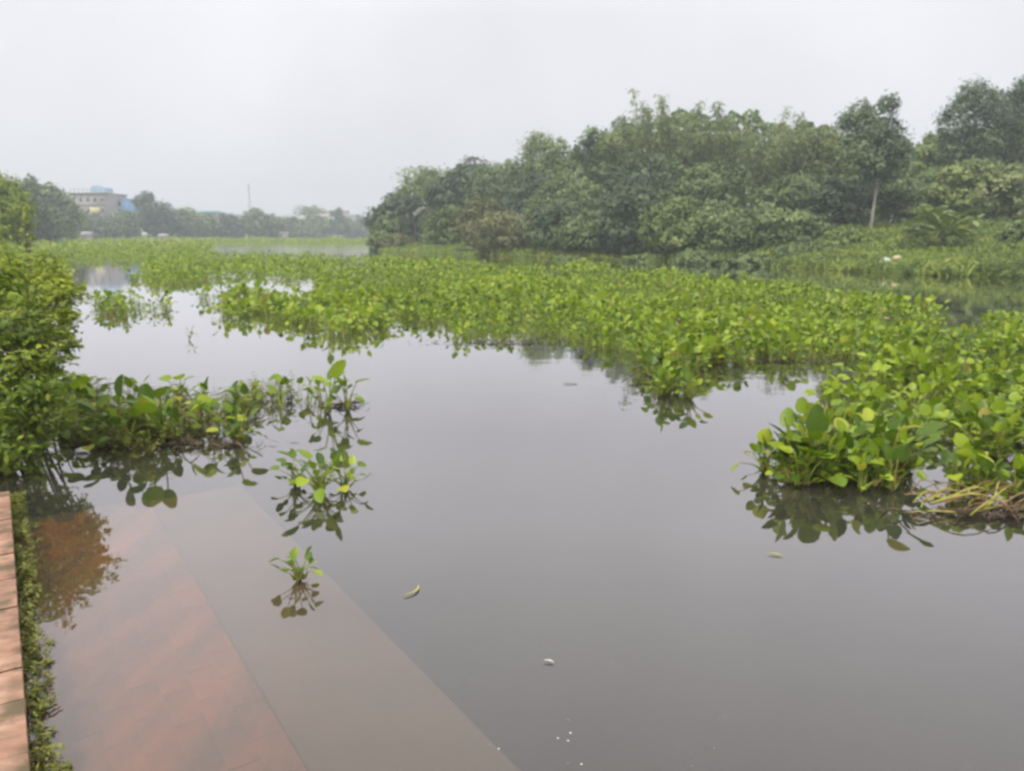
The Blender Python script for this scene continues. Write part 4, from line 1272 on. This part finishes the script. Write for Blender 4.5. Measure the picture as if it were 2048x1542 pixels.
# --- small floating things
def bent_leaf(name, label, px, py, length, width, ang, mat, curl=.25, z=.004):
    q = ground(px, py)
    tt = np.linspace(0, 1, 8)
    cx = length * (tt - .5); cy = curl * length * (1 - (2 * tt - 1) ** 2)
    wv = width * np.sin(math.pi * np.clip(tt * .94 + .03, 0, 1))
    th = .003
    zc = .003 + .004 * (1 - tt)
    rows = []
    for sg in (-1, 0, 1):
        rows.append(np.stack([cx, cy + sg * wv * .5, zc + abs(sg) * .003], 1))
    top = np.concatenate(rows); bot = top - np.array([0, 0, th])
    V = np.concatenate([top, bot]); n8 = 8
    Q_ = []
    for r0 in (0, 1):
        for i in range(7):
            a, b_, c, d = r0 * n8 + i, r0 * n8 + i + 1, (r0 + 1) * n8 + i + 1, (r0 + 1) * n8 + i
            Q_.append((a, b_, c, d)); Q_.append((24 + d, 24 + c, 24 + b_, 24 + a))
    for i in range(7):
        Q_.append((i + 1, i, 24 + i, 24 + i + 1)); Q_.append((16 + i, 16 + i + 1, 24 + 16 + i + 1, 24 + 16 + i))
    o = obj(name, np_mesh(name, V, quads=Q_, mat=mat, smooth=True), None, (q[0], q[1], z))
    o.rotation_euler = (0, 0, ang)
    return prop(o, label, 'leaf')
bent_leaf('floating_leaf', 'long curved yellow leaf floating on open water below centre', 822, 1182, .14, .012, R(68), M_YLEAF, -.22)
bent_leaf('floating_leaf', 'small bright yellow leaf floating below the near right mat', 1551, 1112, .075, .013, R(-25), M_YLEAF, .15)
bent_leaf('floating_leaf', 'small whitish curled scrap floating near bottom centre', 1098, 1327, .042, .009, R(-15), M_FOAM, .2)
bent_leaf('floating_stick', 'thin dark stick floating on open water before the big mat', 1141, 769, .16, .012, R(4), M_ROOT, .03)
bent_leaf('dead_leaf', 'pinkish tan withered leaf standing in the big mat at right', 1772, 668, .22, .12, R(70), M_DEADLEAF, .1, .28)
bent_leaf('floating_leaf', 'pale green strap leaf lying at the left mat front', 90, 908, .16, .03, R(3), M_YEL, .05)
b = ground(68, 848); crumple('litter_scrap', 'white litter scrap caught in the left shrub', 'litter', (b[0], b[1], .06), .05, .035, .04, M_WHITE, 5)
b = ground(165, 905); crumple('litter_scrap', 'white litter scrap at the front of the left mat', 'litter', (b[0], b[1], .012), .055, .03, .03, M_WHITE, 6)
for i, (px, py, r0, lb) in enumerate([(1141, 1466, .0045, 'topmost white foam bubble of the cluster at bottom centre'), (1116, 1476, .004, 'left white foam bubble of the cluster at bottom centre'),
                           (1136, 1481, .004, 'right lower white foam bubble of the cluster at bottom centre'), (998, 1497, .004, 'lone white foam bubble over the step edge'), (1163, 1528, .004, 'lowest white foam bubble at the bottom edge')]):
    b = ground(px, py); crumple('foam_bubble', lb, 'foam', (b[0], b[1], -.001), r0, r0, r0 * .6, M_FOAM, 20 + i)

rs = np.random.default_rng(808)                # faint film of dust and seed specks on the open water
n_ = 170
sx = np.concatenate([rs.uniform(700, 2040, n_ // 2), rs.normal(1180, 190, n_ - n_ // 2)])
sy_ = np.concatenate([rs.uniform(1060, 1540, n_ // 2), rs.normal(1370, 80, n_ - n_ // 2)])
C = np.array([ground(a, b) for a, b in zip(sx, sy_)]); C[:, 2] = .002
V, Q = leaf_quads(C, np.tile([0, 0, 1.0], (n_, 1)), rs.uniform(.0015, .0045, n_), .7, rs, .05)
prop(obj('pond_speck', np_mesh('pond_speck', V, quads=Q, mat=M_FOAM)), 'fine pale dust and seed specks afloat on the near water', 'specks', kind='stuff')

# ------------------------------------------------------------------ haze: the humid air over the pond
m, t, o = node_mat('haze_air')
pv = t.nodes.new('ShaderNodeVolumePrincipled')
pv.inputs['Color'].default_value = (.88, .945, 1.0, 1)
pv.inputs['Density'].default_value = .0017
pv.inputs['Anisotropy'].default_value = .2
t.links.new(pv.outputs[0], o.inputs['Volume'])
g = Geo(); g.box((-560, -60, -2.9), (560, 560, 27))
prop(obj('haze', g.mesh('haze', m)), 'pale humid haze over the pond', 'haze', kind='stuff')
